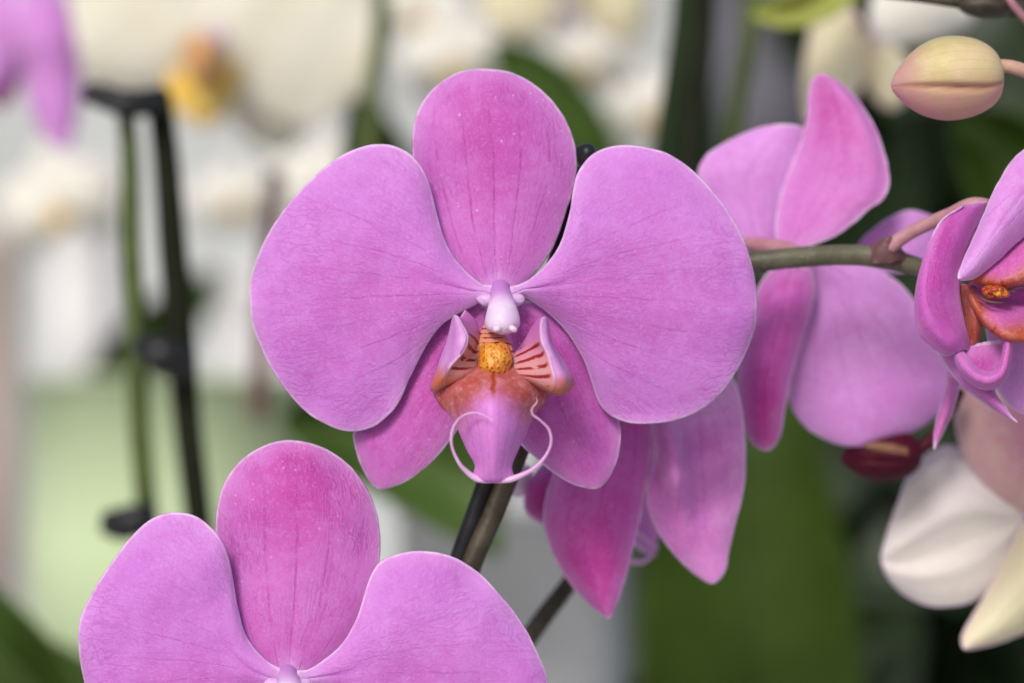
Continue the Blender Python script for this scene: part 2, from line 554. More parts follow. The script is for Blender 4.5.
def lobe_mat(name):
    """side lobe: lilac outside (across < -0.1), pinkish and red-striped inside, orange at the foot"""
    k = NT(name)
    a, b, e = k.attr()
    ob = k.obj()
    nz = k.noise(ob, 300, 3, .6)
    outer = k.mix(k.ramp(nz, .3, .7), (.66, .34, .70), (.60, .24, .62))
    inner = k.mix(k.ramp(b, .1, .6), (.58, .17, .50), (.66, .30, .32))
    col = k.mix(k.ramp(a, -.15, .15), outer, inner)
    bs = k.math('ADD', b, k.math('ADD', k.math('MULTIPLY', k.math('SUBTRACT', nz, .5), .06), k.math('MULTIPLY', a, -.26)))
    fr = k.math('ABSOLUTE', k.math('SUBTRACT', k.math('FRACT', k.math('MULTIPLY', bs, 7.5)), .5))
    brk = k.noise(k.vec(k.math('MULTIPLY', a, 2.0), k.math('MULTIPLY', b, 8.0), .2), 1.5, 2)
    st = k.math('MULTIPLY', k.ramp(fr, .21, .13), k.math('MULTIPLY', k.ramp(a, .24, .40), k.ramp(a, 1.0, .86)))
    st = k.math('MULTIPLY', st, k.math('MULTIPLY', k.ramp(b, .26, .32), k.ramp(b, .86, .78)))
    st = k.math('MULTIPLY', st, k.ramp(brk, .30, .38))
    col = k.mix(k.math('MULTIPLY', k.ramp(k.math('ABSOLUTE', a), .20, .04), k.ramp(b, .97, .75, 0, .7)), col, (.84, .62, .86))
    col = k.mix(st, col, (.30, .012, .02))
    ft = k.math('ADD', k.math('ADD', b, k.math('MULTIPLY', k.math('SUBTRACT', nz, .5), .2)), k.math('MULTIPLY', a, -.15))
    col = k.mix(k.ramp(ft, .66, .92), col, (.58, .165, .09))
    col = k.mix(k.ramp(e, .04, .01, 0, .6), col, (.80, .56, .82))
    cell = k.noise(ob, 1600, 2)
    return k.finish(col, .4, k.bump(k.math('ADD', cell, nz), .35, .0003), .2, None, .35)

def callus_mat():
    k = NT('callus_yellow')
    a, b, e = k.attr()
    ob = k.obj()
    wv = k.noise(ob, 900, 2)
    mp = k.n('ShaderNodeMapping')
    k.t.links.new(ob, mp.inputs[0])
    mp.inputs['Scale'].default_value = (1.0, 1.0, .75)
    v = k.n('ShaderNodeTexVoronoi', feature='F1')
    k.t.links.new(mp.outputs[0], v.inputs['Vector'])
    v.inputs['Scale'].default_value = 1550
    sz = k.n('ShaderNodeSeparateColor')
    k.t.links.new(v.outputs['Color'], sz.inputs[0])
    d = k.math('SUBTRACT', v.outputs['Distance'], k.math('MULTIPLY', sz.outputs[0], .22))
    nz = k.noise(ob, 380, 3)
    col = k.mix(k.ramp(nz, .35, .65), (.72, .34, .03), (.62, .21, .025))
    col = k.mix(k.ramp(k.math('ABSOLUTE', a), .55, .98, 0, .6), col, (.60, .16, .03))
    col = k.mix(k.math('MULTIPLY', k.ramp(d, .27, .12), k.ramp(wv, .3, .6, .45, 1)), col, (.27, .03, .010))
    col = k.mix(k.math('MULTIPLY', k.ramp(k.math('ABSOLUTE', k.math('ADD', a, k.math('MULTIPLY', k.math('SUBTRACT', wv, .5), .12))), .05, .02), k.ramp(wv, .4, .55)), col, (.34, .03, .012))
    return k.finish(col, .36, k.bump(k.math('ADD', k.math('MULTIPLY', d, -1.0), nz), .5, .0004), 0.08, None, .5)

def column_mat():
    k = NT('column_lilac_white')
    ob = k.obj()
    sp = k.n('ShaderNodeSeparateXYZ')
    k.t.links.new(ob, sp.inputs[0])
    nz = k.noise(ob, 350, 3)
    col = k.mix(k.ramp(nz, .3, .7), (.78, .60, .84), (.84, .72, .88))
    col = k.mix(k.ramp(k.noise(ob, 160, 2), .5, .7, 0, .5), col, (.66, .34, .76))
    col = k.mix(k.ramp(sp.outputs[2], -.0015, .0025, 0, .95), col, (.62, .25, .70))
    return k.finish(col, .38, k.bump(k.noise(ob, 1400, 2), .25, .0003), .25, None, .4)

def bud_mat():
    k = NT('bud_cream_pink')
    a, b, e = k.attr()
    ob = k.obj()
    nz = k.noise(ob, 110, 4, .6)
    col = k.mix(k.ramp(nz, .3, .7), (.54, .46, .20), (.66, .52, .32))
    col = k.mix(k.ramp(k.math('ADD', b, k.math('MULTIPLY', nz, .5)), .62, .22, 0, .9), col, (.58, .27, .32))
    col = k.mix(k.math('MULTIPLY', k.ramp(a, .40, .95, 0, .85), k.ramp(nz, .25, .6, .5, 1)), col, (.60, .25, .30))
    col = k.mix(k.ramp(e, .34, .03, 0, .85), col, (.42, .20, .14))
    fr = k.math('ABSOLUTE', k.math('SUBTRACT', k.math('FRACT', k.math('ADD', k.math('MULTIPLY', a, 9.0), k.math('MULTIPLY', nz, .6))), .5))
    col = k.mix(k.ramp(fr, .14, .0, 0, .30), col, (.50, .36, .20))
    return k.finish(col, .45, k.bump(k.noise(ob, 1200, 3), .25, .0003), .12, None, .35)

def stem_mat(name, c1, c2, c3):
    k = NT(name)
    ob = k.obj()
    nz = k.noise(ob, 130, 4, .65)
    fi = k.noise(ob, 900, 3, .6)
    col = k.mix(k.ramp(nz, .35, .65), c1, c2)
    col = k.mix(k.ramp(fi, .55, .75, 0, .6), col, c3)
    return k.finish(col, .5, k.bump(k.math('ADD', fi, nz), .3, .0004), 0, None, .35)

def leaf_mat(name, dark, light, spec=.15, rough=.5):
    k = NT(name)
    a, b, e = k.attr()
    ob = k.obj()
    nz = k.noise(ob, 14, 4, .6)
    col = k.mix(k.ramp(nz, .3, .7), dark, light)
    fr = k.math('ABSOLUTE', k.math('SUBTRACT', k.math('FRACT', k.math('MULTIPLY', a, 12.0)), .5))
    col = k.mix(k.ramp(fr, .2, .0, 0, .25), col, light)
    col = k.mix(k.ramp(k.math('ABSOLUTE', a), .06, .0, 0, .5), col, tuple(c * .6 for c in dark))
    return k.finish(col, rough, k.bump(k.noise(ob, 120, 3), .2, .001), .12, light, spec)

M['lip'] = lip_mat('lip_orange_to_pink')
M['lip_deep'] = lip_mat('lip_deep_orange', (.42, .075, .035), (.60, .13, .45), (.72, .34), (.52, .14, .09), .15)
M['lip_foot'] = lip_mat('lip_foot_orange', (.34, .06, .03), (.60, .13, .45), (3.0, 2.5), (.44, .11, .06), .12)
M['lobe'] = lobe_mat('side_lobe_striped')
M['callus'] = callus_mat()
def claw_mat():
    k = NT('claw_peach_striped')
    a, b, e = k.attr()
    ob = k.obj()
    nz = k.noise(ob, 420, 3, .6)
    col = k.mix(k.ramp(nz, .3, .7), (.62, .26, .20), (.66, .30, .12))
    bs = k.math('ADD', k.math('MULTIPLY', b, 8.5), k.math('MULTIPLY', nz, 1.0))
    fr = k.math('ABSOLUTE', k.math('SUBTRACT', k.math('FRACT', bs), .5))
    col = k.mix(k.math('MULTIPLY', k.ramp(fr, .20, .10), k.ramp(k.noise(ob, 330, 2), .36, .46)), col, (.30, .014, .02))
    return k.finish(col, .42, k.bump(nz, .4, .0004), .15, None, .35)
M['claw'] = claw_mat()
M['column'] = column_mat()
M['anther'] = plain_mat('anther_white', (.72, .54, .72), (.78, .62, .76), 500, .35, .1)
M['wing'] = plain_mat('column_wing_lilac', (.70, .40, .78), (.78, .56, .82), 300, .4, .2)
M['tendril'] = plain_mat('tendril_pale_pink', (.72, .38, .70), (.80, .52, .80), 300, .4, .2)
M['bud'] = bud_mat()
M['stem'] = stem_mat('stem_grey_green', (.075, .075, .045), (.125, .12, .08), (.19, .18, .14))
M['stem_brown'] = stem_mat('stem_brown', (.030, .024, .014), (.060, .048, .030), (.11, .095, .07))
M['pedicel'] = stem_mat('pedicel_pinkish', (.40, .19, .18), (.46, .29, .22), (.52, .37, .28))
M['pedicel_tan'] = M['pedicel']
M['pedicel'] = stem_mat('pedicel_mauve', (.36, .15, .19), (.42, .22, .25), (.47, .30, .30))
M['bract'] = stem_mat('bract_maroon', (.085, .035, .04), (.13, .06, .065), (.19, .10, .10))
M['maroon'] = plain_mat('bud_maroon', (.040, .003, .011), (.065, .005, .018), 120, .5, 0, .12)
M['maroon_tan'] = plain_mat('bud_maroon_tan_streak', (.17, .075, .045), (.22, .11, .06), 120, .4)
M['stake_olive'] = plain_mat('dark_olive_stake', (.008, .010, .004), (.014, .016, .007), 60, .6, 0, .12)
M['black'] = plain_mat('black_plastic', (.010, .011, .012), (.018, .019, .021), 300, .42, 0, .3)
M['stake'] = plain_mat('black_stake', (.008, .009, .012), (.020, .021, .022), 200, .5, 0, .2)
M['leaf'] = leaf_mat('leaf_green', (.022, .046, .006), (.044, .080, .010))
M['leaf_mid'] = leaf_mat('leaf_mid_green', (.045, .085, .016), (.075, .13, .03))
M['leaf_dark'] = leaf_mat('leaf_dark_green', (.012, .026, .008), (.022, .045, .014))
M['leaf_lime'] = leaf_mat('leaf_yellow_green', (.24, .28, .05), (.32, .35, .09))
M['green_stem'] = stem_mat('stem_fresh_green', (.05, .075, .015), (.08, .11, .025), (.10, .12, .04))

# ------------------------------------------------------------------ setting
def quad_obj(name, co4, mat, kind='structure'):
    me = bpy.data.meshes.new(name)
    me.from_pydata(co4, [], [(0, 1, 2, 3)])
    o = link(name, me, mat)
    o['kind'] = kind
    return o

g = NT('ground_concrete')
gc = g.mix(g.ramp(g.noise(g.obj(), 3, 5, .6), .3, .7), (.42, .41, .40), (.50, .49, .48))
g.finish(gc, .8, g.bump(g.noise(g.obj(), 60, 4), .3, .002))
quad_obj('ground', [(-40, -40, -.75), (40, -40, -.75), (40, 40, -.75), (-40, 40, -.75)], g.m)

w = NT('backdrop_white_panel')
wc = w.mix(w.ramp(w.noise(w.obj(), 1.6, 4, .55), .35, .7), (.36, .38, .38), (.50, .52, .53))
w.finish(wc, .7, w.bump(w.noise(w.obj(), 30, 3), .2, .002))
bd = quad_obj('backdrop', [(-3, 2.4, -.75), (3, 2.4, -.75), (3, 2.4, 1.2), (-3, 2.4, 1.2)], w.m)

# ------------------------------------------------------------------ the orchid in the middle
def lip_parts(fl, dx=0, dy=0, dd=0.0, lip=None):
    """the lip in front of the column: midlobe > side lobes, callus, tendrils"""
    def q(rows):
        return [[(x + dx, y + dy, d + dd) for x, y, d in r] for r in rows]
    def fold(rows):
        out = []
        for w in rows:
            A = np.array(w, float)
            out.append([A[0], A[1], A[2] + (A[1] - A[2]) * .13, A[2], A[2] + (A[3] - A[2]) * .13, A[3], A[4]])
        return q(out)
    def t(pts):
        return [(x + dx, y + dy, d + dd) for x, y, d in pts]
    mid = loft('lip', lip or M['lip'], fl, q([
        [(466, 356, -.005), (480, 357, -.007), (493, 358, -.008), (506, 357, -.007), (521, 356, -.005)],
        [(446, 377, -.006), (470, 375, -.0105), (493, 375, -.0120), (518, 377, -.0105), (540, 378, -.006)],
        [(433, 390, -.005), (462, 387, -.0125), (493, 387, -.0150), (522, 387, -.0125), (549, 391, -.005)],
        [(440, 406, -.006), (467, 401, -.0140), (493, 400, -.0170), (519, 401, -.0140), (545, 403, -.006)],
        [(451, 417, -.008), (472, 413, -.0150), (493, 412, -.0180), (514, 413, -.0150), (534, 415, -.008)],
        [(459, 432, -.010), (476, 430, -.0160), (493, 430, -.0185), (511, 430, -.0160), (527, 432, -.010)],
        [(467, 450, -.012), (480, 449, -.0160), (493, 449, -.0180), (506, 449, -.0160), (518, 450, -.012)],
        [(475, 465, -.013), (483, 466, -.0155), (493, 466, -.0170), (503, 466, -.0155), (512, 466, -.013)],
        [(471, 478, -.0135), (482, 482, -.0147), (493, 482.5, -.0153), (503, 482, -.0147), (515, 478, -.0135)]]), 41, 61, .0009)
    # left side lobe: outer face, rolled rim, inner face
    loft('side_lobe', M['lobe'], mid, fold([
        [(453, 317, -.0075), (454, 315, -.0105), (456, 315, -.0115), (460, 317, -.009), (465, 309, -.0055)],
        [(451, 325, -.0075), (456, 322, -.0115), (461, 324, -.0125), (468, 324, -.0085), (476, 321, -.0050)],
        [(447, 340, -.0075), (457, 337, -.0130), (467, 337, -.0140), (475, 337, -.0085), (480, 335, -.0050)],
        [(441, 356, -.0075), (455, 353, -.0135), (463, 351, -.0145), (472, 350, -.0095), (479, 347, -.0060)],
        [(436, 371, -.0075), (447, 368, -.0125), (450, 366, -.0140), (465, 362, -.0110), (479, 357, -.0080)],
        [(431, 386, -.0075), (438, 382, -.0110), (446, 376, -.0125), (462, 372, -.0115), (477, 366, -.0090)],
        [(431, 392, -.0065), (437, 391, -.0090), (446, 386, -.0105), (462, 379, -.0110), (476, 373, -.0090)]]), 61, 45, .0005)
    loft('side_lobe', M['lobe'], mid, fold([
        [(548, 320, -.0075), (546, 317, -.0105), (543, 317, -.0115), (538, 319, -.0095), (532, 327, -.0070)],
        [(549, 327, -.0075), (546, 325, -.0110), (541, 325, -.0120), (534, 331, -.0090), (526, 338, -.0065)],
        [(552, 342, -.0075), (548, 341, -.0125), (542, 341, -.0135), (530, 345, -.0095), (517, 350, -.0065)],
        [(560, 356, -.0075), (554, 355, -.0130), (547, 352, -.0140), (530, 354, -.0105), (512, 357, -.0075)],
        [(569, 369, -.0075), (561, 369, -.0135), (551, 366, -.0145), (532, 364, -.0115), (512, 364, -.0085)],
        [(574, 381, -.0075), (566, 381, -.0140), (554, 378, -.0150), (533, 373, -.0120), (512, 369, -.0090)],
        [(570, 391, -.0070), (562, 392, -.0125), (552, 390, -.0135), (532, 380, -.0115), (513, 374, -.0090)],
        [(563, 394, -.0060), (556, 395, -.0085), (548, 393, -.0090), (530, 384, -.0085), (514, 376, -.0080)]]), 61, 45, .0005)
    # striped foot of the lip between callus and column
    loft('lip_claw', M['claw'], mid, q([
        [(484, 324, -.003), (492, 325, -.0035), (502, 324, -.003)],
        [(479, 335, -.005), (492, 335, -.0060), (506, 335, -.005)],
        [(474, 347, -.007), (492, 345, -.0080), (512, 346, -.007)],
        [(472, 362, -.008), (493, 360, -.0090), (516, 362, -.008)],
        [(474, 374, -.0085), (493, 373, -.0095), (514, 374, -.0085)]]), 33, 33, .0006)
    # a low two-lobed pad, not a bead
    pad = []
    for yy, x0, x1, rel in ((342.5, 485, 505, .0003), (347, 479, 510.5, .0013), (354, 477, 513, .0019), (361, 477, 513, .0021), (367.5, 478.5, 511.5, .0018), (372.5, 481.5, 508.5, .0010), (375, 486, 503, .0002)):
        row = []
        for f, hgt in ((0, 0), (.07, .45), (.2, .80), (.34, 1.0), (.45, .93), (.5, .88), (.55, .92), (.66, .97), (.8, .78), (.93, .42), (1, 0)):
            yb = yy + .7 * math.sin(f * 17 + yy) + (1.2 if .44 < f < .56 else 0) * (1 if yy < 358 else -1)
            row.append((494.8 + (x0 + (x1 - x0) * f - 494.8) * (.93 + .03 * math.sin(yy * .6 + f * 5)), yb, -.0088 - .0012 * math.sin(math.pi * f) - rel * .8 * hgt - (yy - 342) * .00005))
        pad.append(row)
    loft('callus', M['callus'], mid, q(pad), 61, 49, .0004)
    tube('tendril', M['tendril'], mid, t([(497, 481, -.0150), (486, 481, -.0147), (476, 478.5, -.0146), (467, 472, -.0150), (459, 463, -.0160), (452, 447, -.0165), (452, 432, -.0170), (458, 420, -.0178),
         (467, 414, -.0188), (477, 413, -.0196), (485, 416, -.0204), (493, 420, -.0210)]), [1.5, 2.4, 3.2, 2.7, 1.8, 1.45, 1.5, 1.2, 1.2, .95, .7, .3], n=10)
    tube('tendril', M['tendril'], mid, t([(489, 481.5, -.0150), (500, 481, -.0147), (510, 479.5, -.0146), (521, 475.5, -.0150), (533, 469, -.0155), (545, 457, -.0160), (551, 443, -.0165), (549, 430, -.0172),
         (541, 421, -.0180), (533, 415, -.0186), (532, 409, -.0190), (537, 402, -.0194), (536, 397, -.0198)]), [1.5, 2.4, 3.2, 2.9, 2.2, 1.7, 1.45, 1.45, 1.15, 1.1, .9, .7, .3], n=10)
    return mid

def column_parts(fl, dx=0, dy=0, dd=0.0):
    c = tube('column', M['column'], fl, [(x + dx, y + dy, d + dd) for x, y, d in ((500, 287, .0080), (500, 290, .0040), (500.5, 294, -.0005), (501.5, 300, -.0040),
             (502, 307, -.0062), (502.5, 317, -.0076), (502.5, 325, -.0085), (503, 331, -.0088), (503, 335, -.0088))],
             [11, 11, 10.5, 11.5, 14.2, 17, 17.4, 13, 2], n=28, per=6)
    for x in (497, 513):
        blob('anther_cap', M['anther'], c, (x + dx, 329 + dy, -.0115 + dd), (4.6, 3.4, .0008), rot=.35 if x < 503 else -.5, seed=2, rough=.03)
    for x, r_ in ((487, 10), (515, 10)):
        blob('column_wing', M['wing'], c, (x + dx, 300 + dy, 0.0002 + dd), (r_, 6.5, .0015), rot=-.12 if x < 500 else .12, seed=4, rough=.04)
    return c

main = thing('orchid_flower', 'fully open pink orchid in the centre, with orange lip and two curled tendrils', 'orchid flower', (502, 300, .002),
             'pink orchid flowers')
petal('dorsal_sepal', M['sepal'], main,
      [(484, 296), (462, 282), (440, 262), (427, 238), (420, 212), (415, 187), (412, 162), (412, 140), (414, 121), (421, 104), (433, 89), (450, 76), (468, 70)], (488, 69),
      [(512, 294), (532, 276), (547, 258), (558, 236), (566, 212), (574, 186), (577, 162), (574, 140), (563, 115), (549, 97), (531, 82), (510, 72)],
      d0=.0035, tilt=.002, bend=.0035, cup=.0045, rip=.0005, seed=1)
petal('petal', M['petal'], main,
      [(492, 285), (484, 285), (470, 275), (456, 260), (446, 243), (439, 222), (433, 198), (427, 178), (418, 162), (406, 151), (391, 145), (375, 144), (361, 147), (344, 154),
       (325, 167), (305, 185), (285, 208), (268, 234), (256, 261), (250, 284)], (250, 302),
      [(493, 304), (486, 300), (472, 307), (456, 315), (442, 325), (430, 340), (419, 360), (409, 380), (401, 398), (391, 413), (377, 425), (361, 431), (344, 431), (325, 424),
       (305, 411), (288, 393), (272, 370), (260, 345), (252, 322)],
      d0=.0005, tilt=-.004, bend=.010, cup=.0045, side=-.001, rip=.0007, seed=2, nu=49, nv=90)
petal('petal', M['petal'], main,
      [(510, 286), (521, 284), (535, 275), (548, 262), (558, 248), (565, 230), (570, 210), (573, 190), (578, 172), (588, 158), (602, 149), (620, 145), (640, 146), (662, 151),
       (685, 164), (706, 183), (726, 208), (741, 234), (751, 261), (756, 285)], (757, 305),
      [(510, 305), (521, 297), (535, 304), (550, 315), (563, 328), (575, 344), (585, 363), (592, 385), (599, 403), (611, 416), (629, 423), (650, 424), (675, 421), (700, 410),
       (722, 392), (738, 369), (750, 343), (756, 322)],
      d0=.0005, tilt=-.004, bend=.010, cup=.0045, side=.001, rip=.0007, seed=3, nu=49, nv=90)
petal('lateral_sepal', M['lateral'], main,
      [(478, 300), (452, 304), (424, 322), (400, 352), (380, 388), (363, 417), (353, 434), (355, 447), (359, 461), (367, 478)], (378, 489),
      [(496, 312), (487, 345), (479, 380), (469, 408), (456, 432), (439, 455), (419, 473), (399, 485)],
      d0=.004, tilt=.002, bend=.003, cup=.003, side=-.002, rip=.0005, seed=4)
petal('lateral_sepal', M['lateral'], main,
      [(491, 306), (496, 335), (504, 368), (510, 400), (512, 424), (520, 443), (534, 457), (552, 472), (570, 483), (585, 488)], (597, 489),
      [(524, 300), (552, 306), (580, 330), (600, 362), (612, 392), (618, 414), (621, 433), (620, 449), (615, 466), (607, 481)],
      d0=.004, tilt=.002, bend=.003, cup=.003, side=.002, rip=.0005, seed=5)
lip_parts(main)
column_parts(main)
tube('pedicel', M['pedicel'], main, [(502, 300, .004), (506, 302, .012), (516, 310, .022), (528, 330, .030)], [9, 8, 7, 7])

# ------------------------------------------------------------------ the orchid at the lower left
low = thing('orchid_flower', 'pink orchid cut by the lower edge, showing only its three broad upper petals', 'orchid flower', (288, 676, -.004),
            'pink orchid flowers')
petal('dorsal_sepal', M['sepal_deep'], low,
      [(272, 682), (246, 664), (230, 640), (222, 610), (218, 580), (216, 550), (215, 526), (218, 503), (226, 480), (240, 461), (259, 448), (280, 441)], (300, 441),
      [(306, 682), (332, 664), (356, 640), (370, 612), (377, 582), (380, 552), (380, 527), (374, 504), (362, 481), (345, 461), (324, 448)],
      d0=-.002, tilt=.002, bend=.0035, cup=.0045, rip=.0005, seed=11)
petal('petal', M['petal'], low,
      [(280, 668), (270, 663), (256, 650), (245, 634), (239, 612), (234, 586), (230, 562), (222, 541), (206, 523), (186, 513), (165, 513), (145, 523), (125, 544), (105, 572), (89, 598),
       (79, 622), (79, 650), (85, 685)], (98, 722),
      [(281, 690), (272, 694), (255, 704), (238, 722), (228, 748), (214, 778), (194, 800), (170, 808), (142, 796), (118, 764)],
      d0=-.005, tilt=-.004, bend=.010, cup=.0045, rip=.0007, seed=12, nu=49, nv=90)
petal('petal', M['petal'], low,
      [(297, 670), (307, 670), (325, 659), (343, 642), (356, 620), (364, 596), (370, 577), (380, 562), (396, 554), (416, 551), (440, 553), (462, 561), (484, 577), (505, 600),
       (525, 628), (539, 655), (546, 673), (549, 690)], (546, 716),
      [(297, 690), (308, 688), (325, 696), (342, 708), (356, 726), (368, 752), (382, 780), (402, 800), (432, 808), (468, 800), (502, 780), (530, 750)],
      d0=-.005, tilt=-.004, bend=.010, cup=.0045, rip=.0007, seed=13, nu=49, nv=90)
petal('lateral_sepal', M['lateral'], low, [(276, 690), (255, 705), (228, 735), (200, 780), (170, 820), (168, 845)], (186, 872), [(286, 696), (282, 740), (270, 790), (250, 835), (220, 865)],
      d0=-.002, tilt=.002, bend=.003, cup=.003, seed=14)
petal('lateral_sepal', M['lateral'], low, [(292, 696), (296, 740), (302, 790), (318, 835), (350, 865)], (384, 872), [(302, 690), (325, 706), (355, 738), (385, 780), (405, 820), (402, 850)],
      d0=-.002, tilt=.002, bend=.003, cup=.003, seed=15)
lip_parts(low, -214, 383, -.005)
column_parts(low, -213, 384, -.005)

# ------------------------------------------------------------------ the two orchids seen from behind
fa = thing('orchid_flower', 'soft pink orchid turned away, with upright curled sepal, behind the grey stem at right', 'orchid flower', (790, 256, .046), 'pink orchid flowers')
petal('petal', M['pale'], fa, [(752, 256), (728, 238), (708, 205), (697, 175), (704, 158), (722, 144), (744, 133), (766, 126)], (786, 124),
      [(786, 256), (790, 225), (800, 195), (808, 165), (810, 142), (803, 128)], d0=.048, tilt=.004, bend=-.002, cup=.004, seed=21)
petal('dorsal_sepal', M['back'], fa, [(777, 250), (775, 225), (779, 200), (788, 172), (799, 146), (806, 118), (808, 95), (812, 80)], (820, 73),
      [(800, 252), (816, 244), (836, 236), (853, 224), (870, 209), (884, 198), (890, 184), (888, 166), (882, 144), (873, 122), (860, 102), (842, 83)],
      d0=.041, tilt=.004, bend=.004, cup=.001, side=-.005, seed=22, cross=lambda U, V, X: .005 * np.exp(-((U - 1.0) / .25) ** 2) * V)
petal('lateral_sepal', M['magenta'], fa, [(776, 264), (762, 280), (752, 302), (743, 338), (737, 372), (738, 405), (745, 430), (755, 446)], (768, 451),
      [(812, 266), (815, 288), (811, 312), (801, 345), (791, 380), (785, 412), (779, 440)],
      d0=.041, tilt=-.002, bend=.002, cup=.006, side=-.002, seed=23)
petal('petal', M['pale'], fa, [(796, 262), (814, 290), (806, 322), (796, 355), (788, 385), (792, 409), (808, 429), (830, 442)], (856, 447),
      [(842, 262), (872, 268), (900, 283), (922, 312), (938, 345), (951, 373), (955, 391), (944, 409), (922, 427), (890, 441)],
      d0=.045, tilt=.003, bend=.004, cup=.005, seed=24)
petal('lateral_sepal', M['pale'], fa, [(848, 268), (858, 244), (874, 228), (892, 216)], (912, 210), [(880, 274), (910, 272), (935, 262), (948, 246), (940, 222)],
      d0=.052, tilt=.002, bend=.002, cup=.002, seed=25)
tube('pedicel', M['pedicel'], fa, [(745, 243, .047), (765, 246, .044), (786, 250, .041), (800, 256, .039)], [6, 8, 9, 9])

fb = thing('orchid_flower', 'drooping pink orchid seen from behind, with two hanging pointed petals, below the centre flower', 'orchid flower', (650, 410, .045), 'pink orchid flowers')
petal('lateral_sepal', M['magenta'], fb, [(600, 405), (580, 428), (562, 455), (549, 485), (543, 515), (549, 545), (562, 572), (580, 596), (596, 611)], (609, 619),
      [(650, 405), (652, 435), (649, 470), (644, 500), (638, 530), (631, 560), (623, 588), (617, 606)],
      d0=.026, tilt=.002, bend=.002, cup=.007, side=-.001, seed=31)
petal('petal', M['drooping'], fb, [(662, 378), (652, 415), (648, 450), (646, 485), (649, 512), (661, 538), (680, 561), (698, 577)], (713, 584),
      [(730, 370), (739, 392), (744, 420), (746, 455), (744, 490), (737, 518), (730, 548), (724, 574)],
      d0=.031, tilt=.002, bend=.003, cup=.003, seed=32, cross=lambda U, V, X: -.011 * np.exp(-((X[..., 0] - 672 - (X[..., 1] - 450) * .12) / 15) ** 2) * np.exp(-((X[..., 1] - 455) / 60) ** 2) + .002 * np.sin(X[..., 1] / 13 + X[..., 0] / 22) * np.exp(-((X[..., 1] - 470) / 50) ** 2))
petal('petal', M['magenta'], fb, [(575, 440), (552, 455), (532, 475), (524, 495)], (526, 512), [(595, 470), (580, 500), (560, 525), (542, 524)],
      d0=.040, tilt=.002, cup=.003, seed=33, nv=40, nu=25)
mb = loft('lip', M['lip'], fb, [[(640, 440, .060), (655, 440, .057), (668, 445, .060)], [(634, 480, .063), (652, 480, .059), (666, 485, .063)],
          [(636, 520, .066), (648, 522, .063), (660, 524, .066)], [(640, 552, .068), (648, 554, .066), (656, 556, .068)]], 17, 25)
tube('tendril', M['tendril'], mb, [(648, 552, .066), (638, 545, .064), (632, 538, .062), (640, 534, .060), (650, 544, .060), (658, 548, .062)], [2.6, 2.4, 2.2, 2.0, 1.8, 1.0])
tube('tendril', M['tendril'], mb, [(652, 554, .066), (644, 561, .064), (634, 562, .062), (626, 558, .060)], [2.8, 2.6, 2.4, 1.4])
tube('pedicel', M['pedicel'], fb, [(646, 420, .044), (640, 400, .044), (632, 370, .046), (625, 330, .048)], [8, 7, 7, 7])
blob('column', M['white'], fb, (521, 481, .047), (10, 17, .004), rot=-.3)

# ------------------------------------------------------------------ the half-open orchid at the right edge
fc = thing('orchid_flower', 'pink orchid cut by the right edge, in side view, with folded petals and orange throat', 'orchid flower', (1010, 300, .012), 'pink orchid flowers')
petal('petal', M['pale'], fc, [(1075, 120), (1040, 138), (1012, 160), (996, 186), (984, 212), (972, 240), (962, 262)], (958, 279),
      [(1085, 190), (1058, 206), (1035, 226), (1015, 245), (994, 264), (974, 279)], d0=.004, tilt=-.006, bend=-.002, cup=.005, seed=41)
loft('dorsal_sepal', M['lateral'], fc, [
     [(988, 200, .008), (980, 202, .0068), (971, 204, .0060), (966, 205, .0060), (963, 206, 0.0043)],
     [(984, 213, .008), (968, 214, .0052), (952, 216, .0045), (945, 219, .0046), (940, 222, 0.0037)],
     [(972, 238, .007), (957, 238, .0042), (941, 240, .0030), (933, 243, .0030), (927, 248, 0.0037)],
     [(962, 264, .006), (948, 266, .0030), (935, 270, .0016), (924, 274, .0014), (917, 281, 0.0034)],
     [(960, 291, .005), (946, 295, .0022), (934, 299, .0004), (923, 303, -.0002), (914, 311, 0.0032)],
     [(964, 318, .005), (953, 319, .0022), (943, 323, .0002), (932, 328, -.0006), (918, 333, 0.0032)],
     [(969, 339, .006), (962, 337, .0028), (955, 339, .0006), (947, 344, .0000), (932, 348, 0.0031)],
     [(970, 353, .007), (966, 350, .0046), (961, 351, .0030), (955, 354, .0028), (946, 357, 0.0032)]], 49, 61)
petal('petal', M['magenta'], fc, [(1070, 215), (1040, 222), (1010, 232), (985, 240), (968, 248)], (960, 262), [(1075, 300), (1045, 298), (1015, 292), (985, 286), (968, 280)],
      d0=.022, tilt=-.006, cup=-.006, seed=43)
petal('petal', M['lateral'], fc, [(990, 205), (972, 214), (958, 232), (952, 255)], (956, 285), [(1004, 205), (996, 225), (984, 250), (970, 275)],
      d0=.014, tilt=-.002, cup=.003, seed=44, nv=40, nu=25)
tube('sepal_midrib', M['stem_brown'], fc, [(958, 236, .0105), (968, 232, .0095), (980, 229, .0095)], [2, 2.2, 1.6], n=8)
lp = loft('lip', M['lip_deep'], fc, [
     [(966, 292, .0050), (976, 314, .0040), (992, 333, .0010), (1014, 342, -.0010), (1065, 344, .0000)],
     [(968, 291, .0035), (979, 312, .0015), (995, 329, -.0018), (1014, 337, -.0035), (1065, 338, -.002)],
     [(971, 290, .0040), (983, 306, .0025), (1000, 318, -.0005), (1018, 324, -.0015), (1065, 326, .000)],
     [(974, 289, .0065), (986, 300, .0060), (1003, 307, .0045), (1022, 311, .0040), (1065, 312, .005)],
     [(976, 288, .0100), (990, 296, .0105), (1006, 300, .0100), (1024, 303, .0095), (1065, 303, .010)]], 41, 31, .0007)
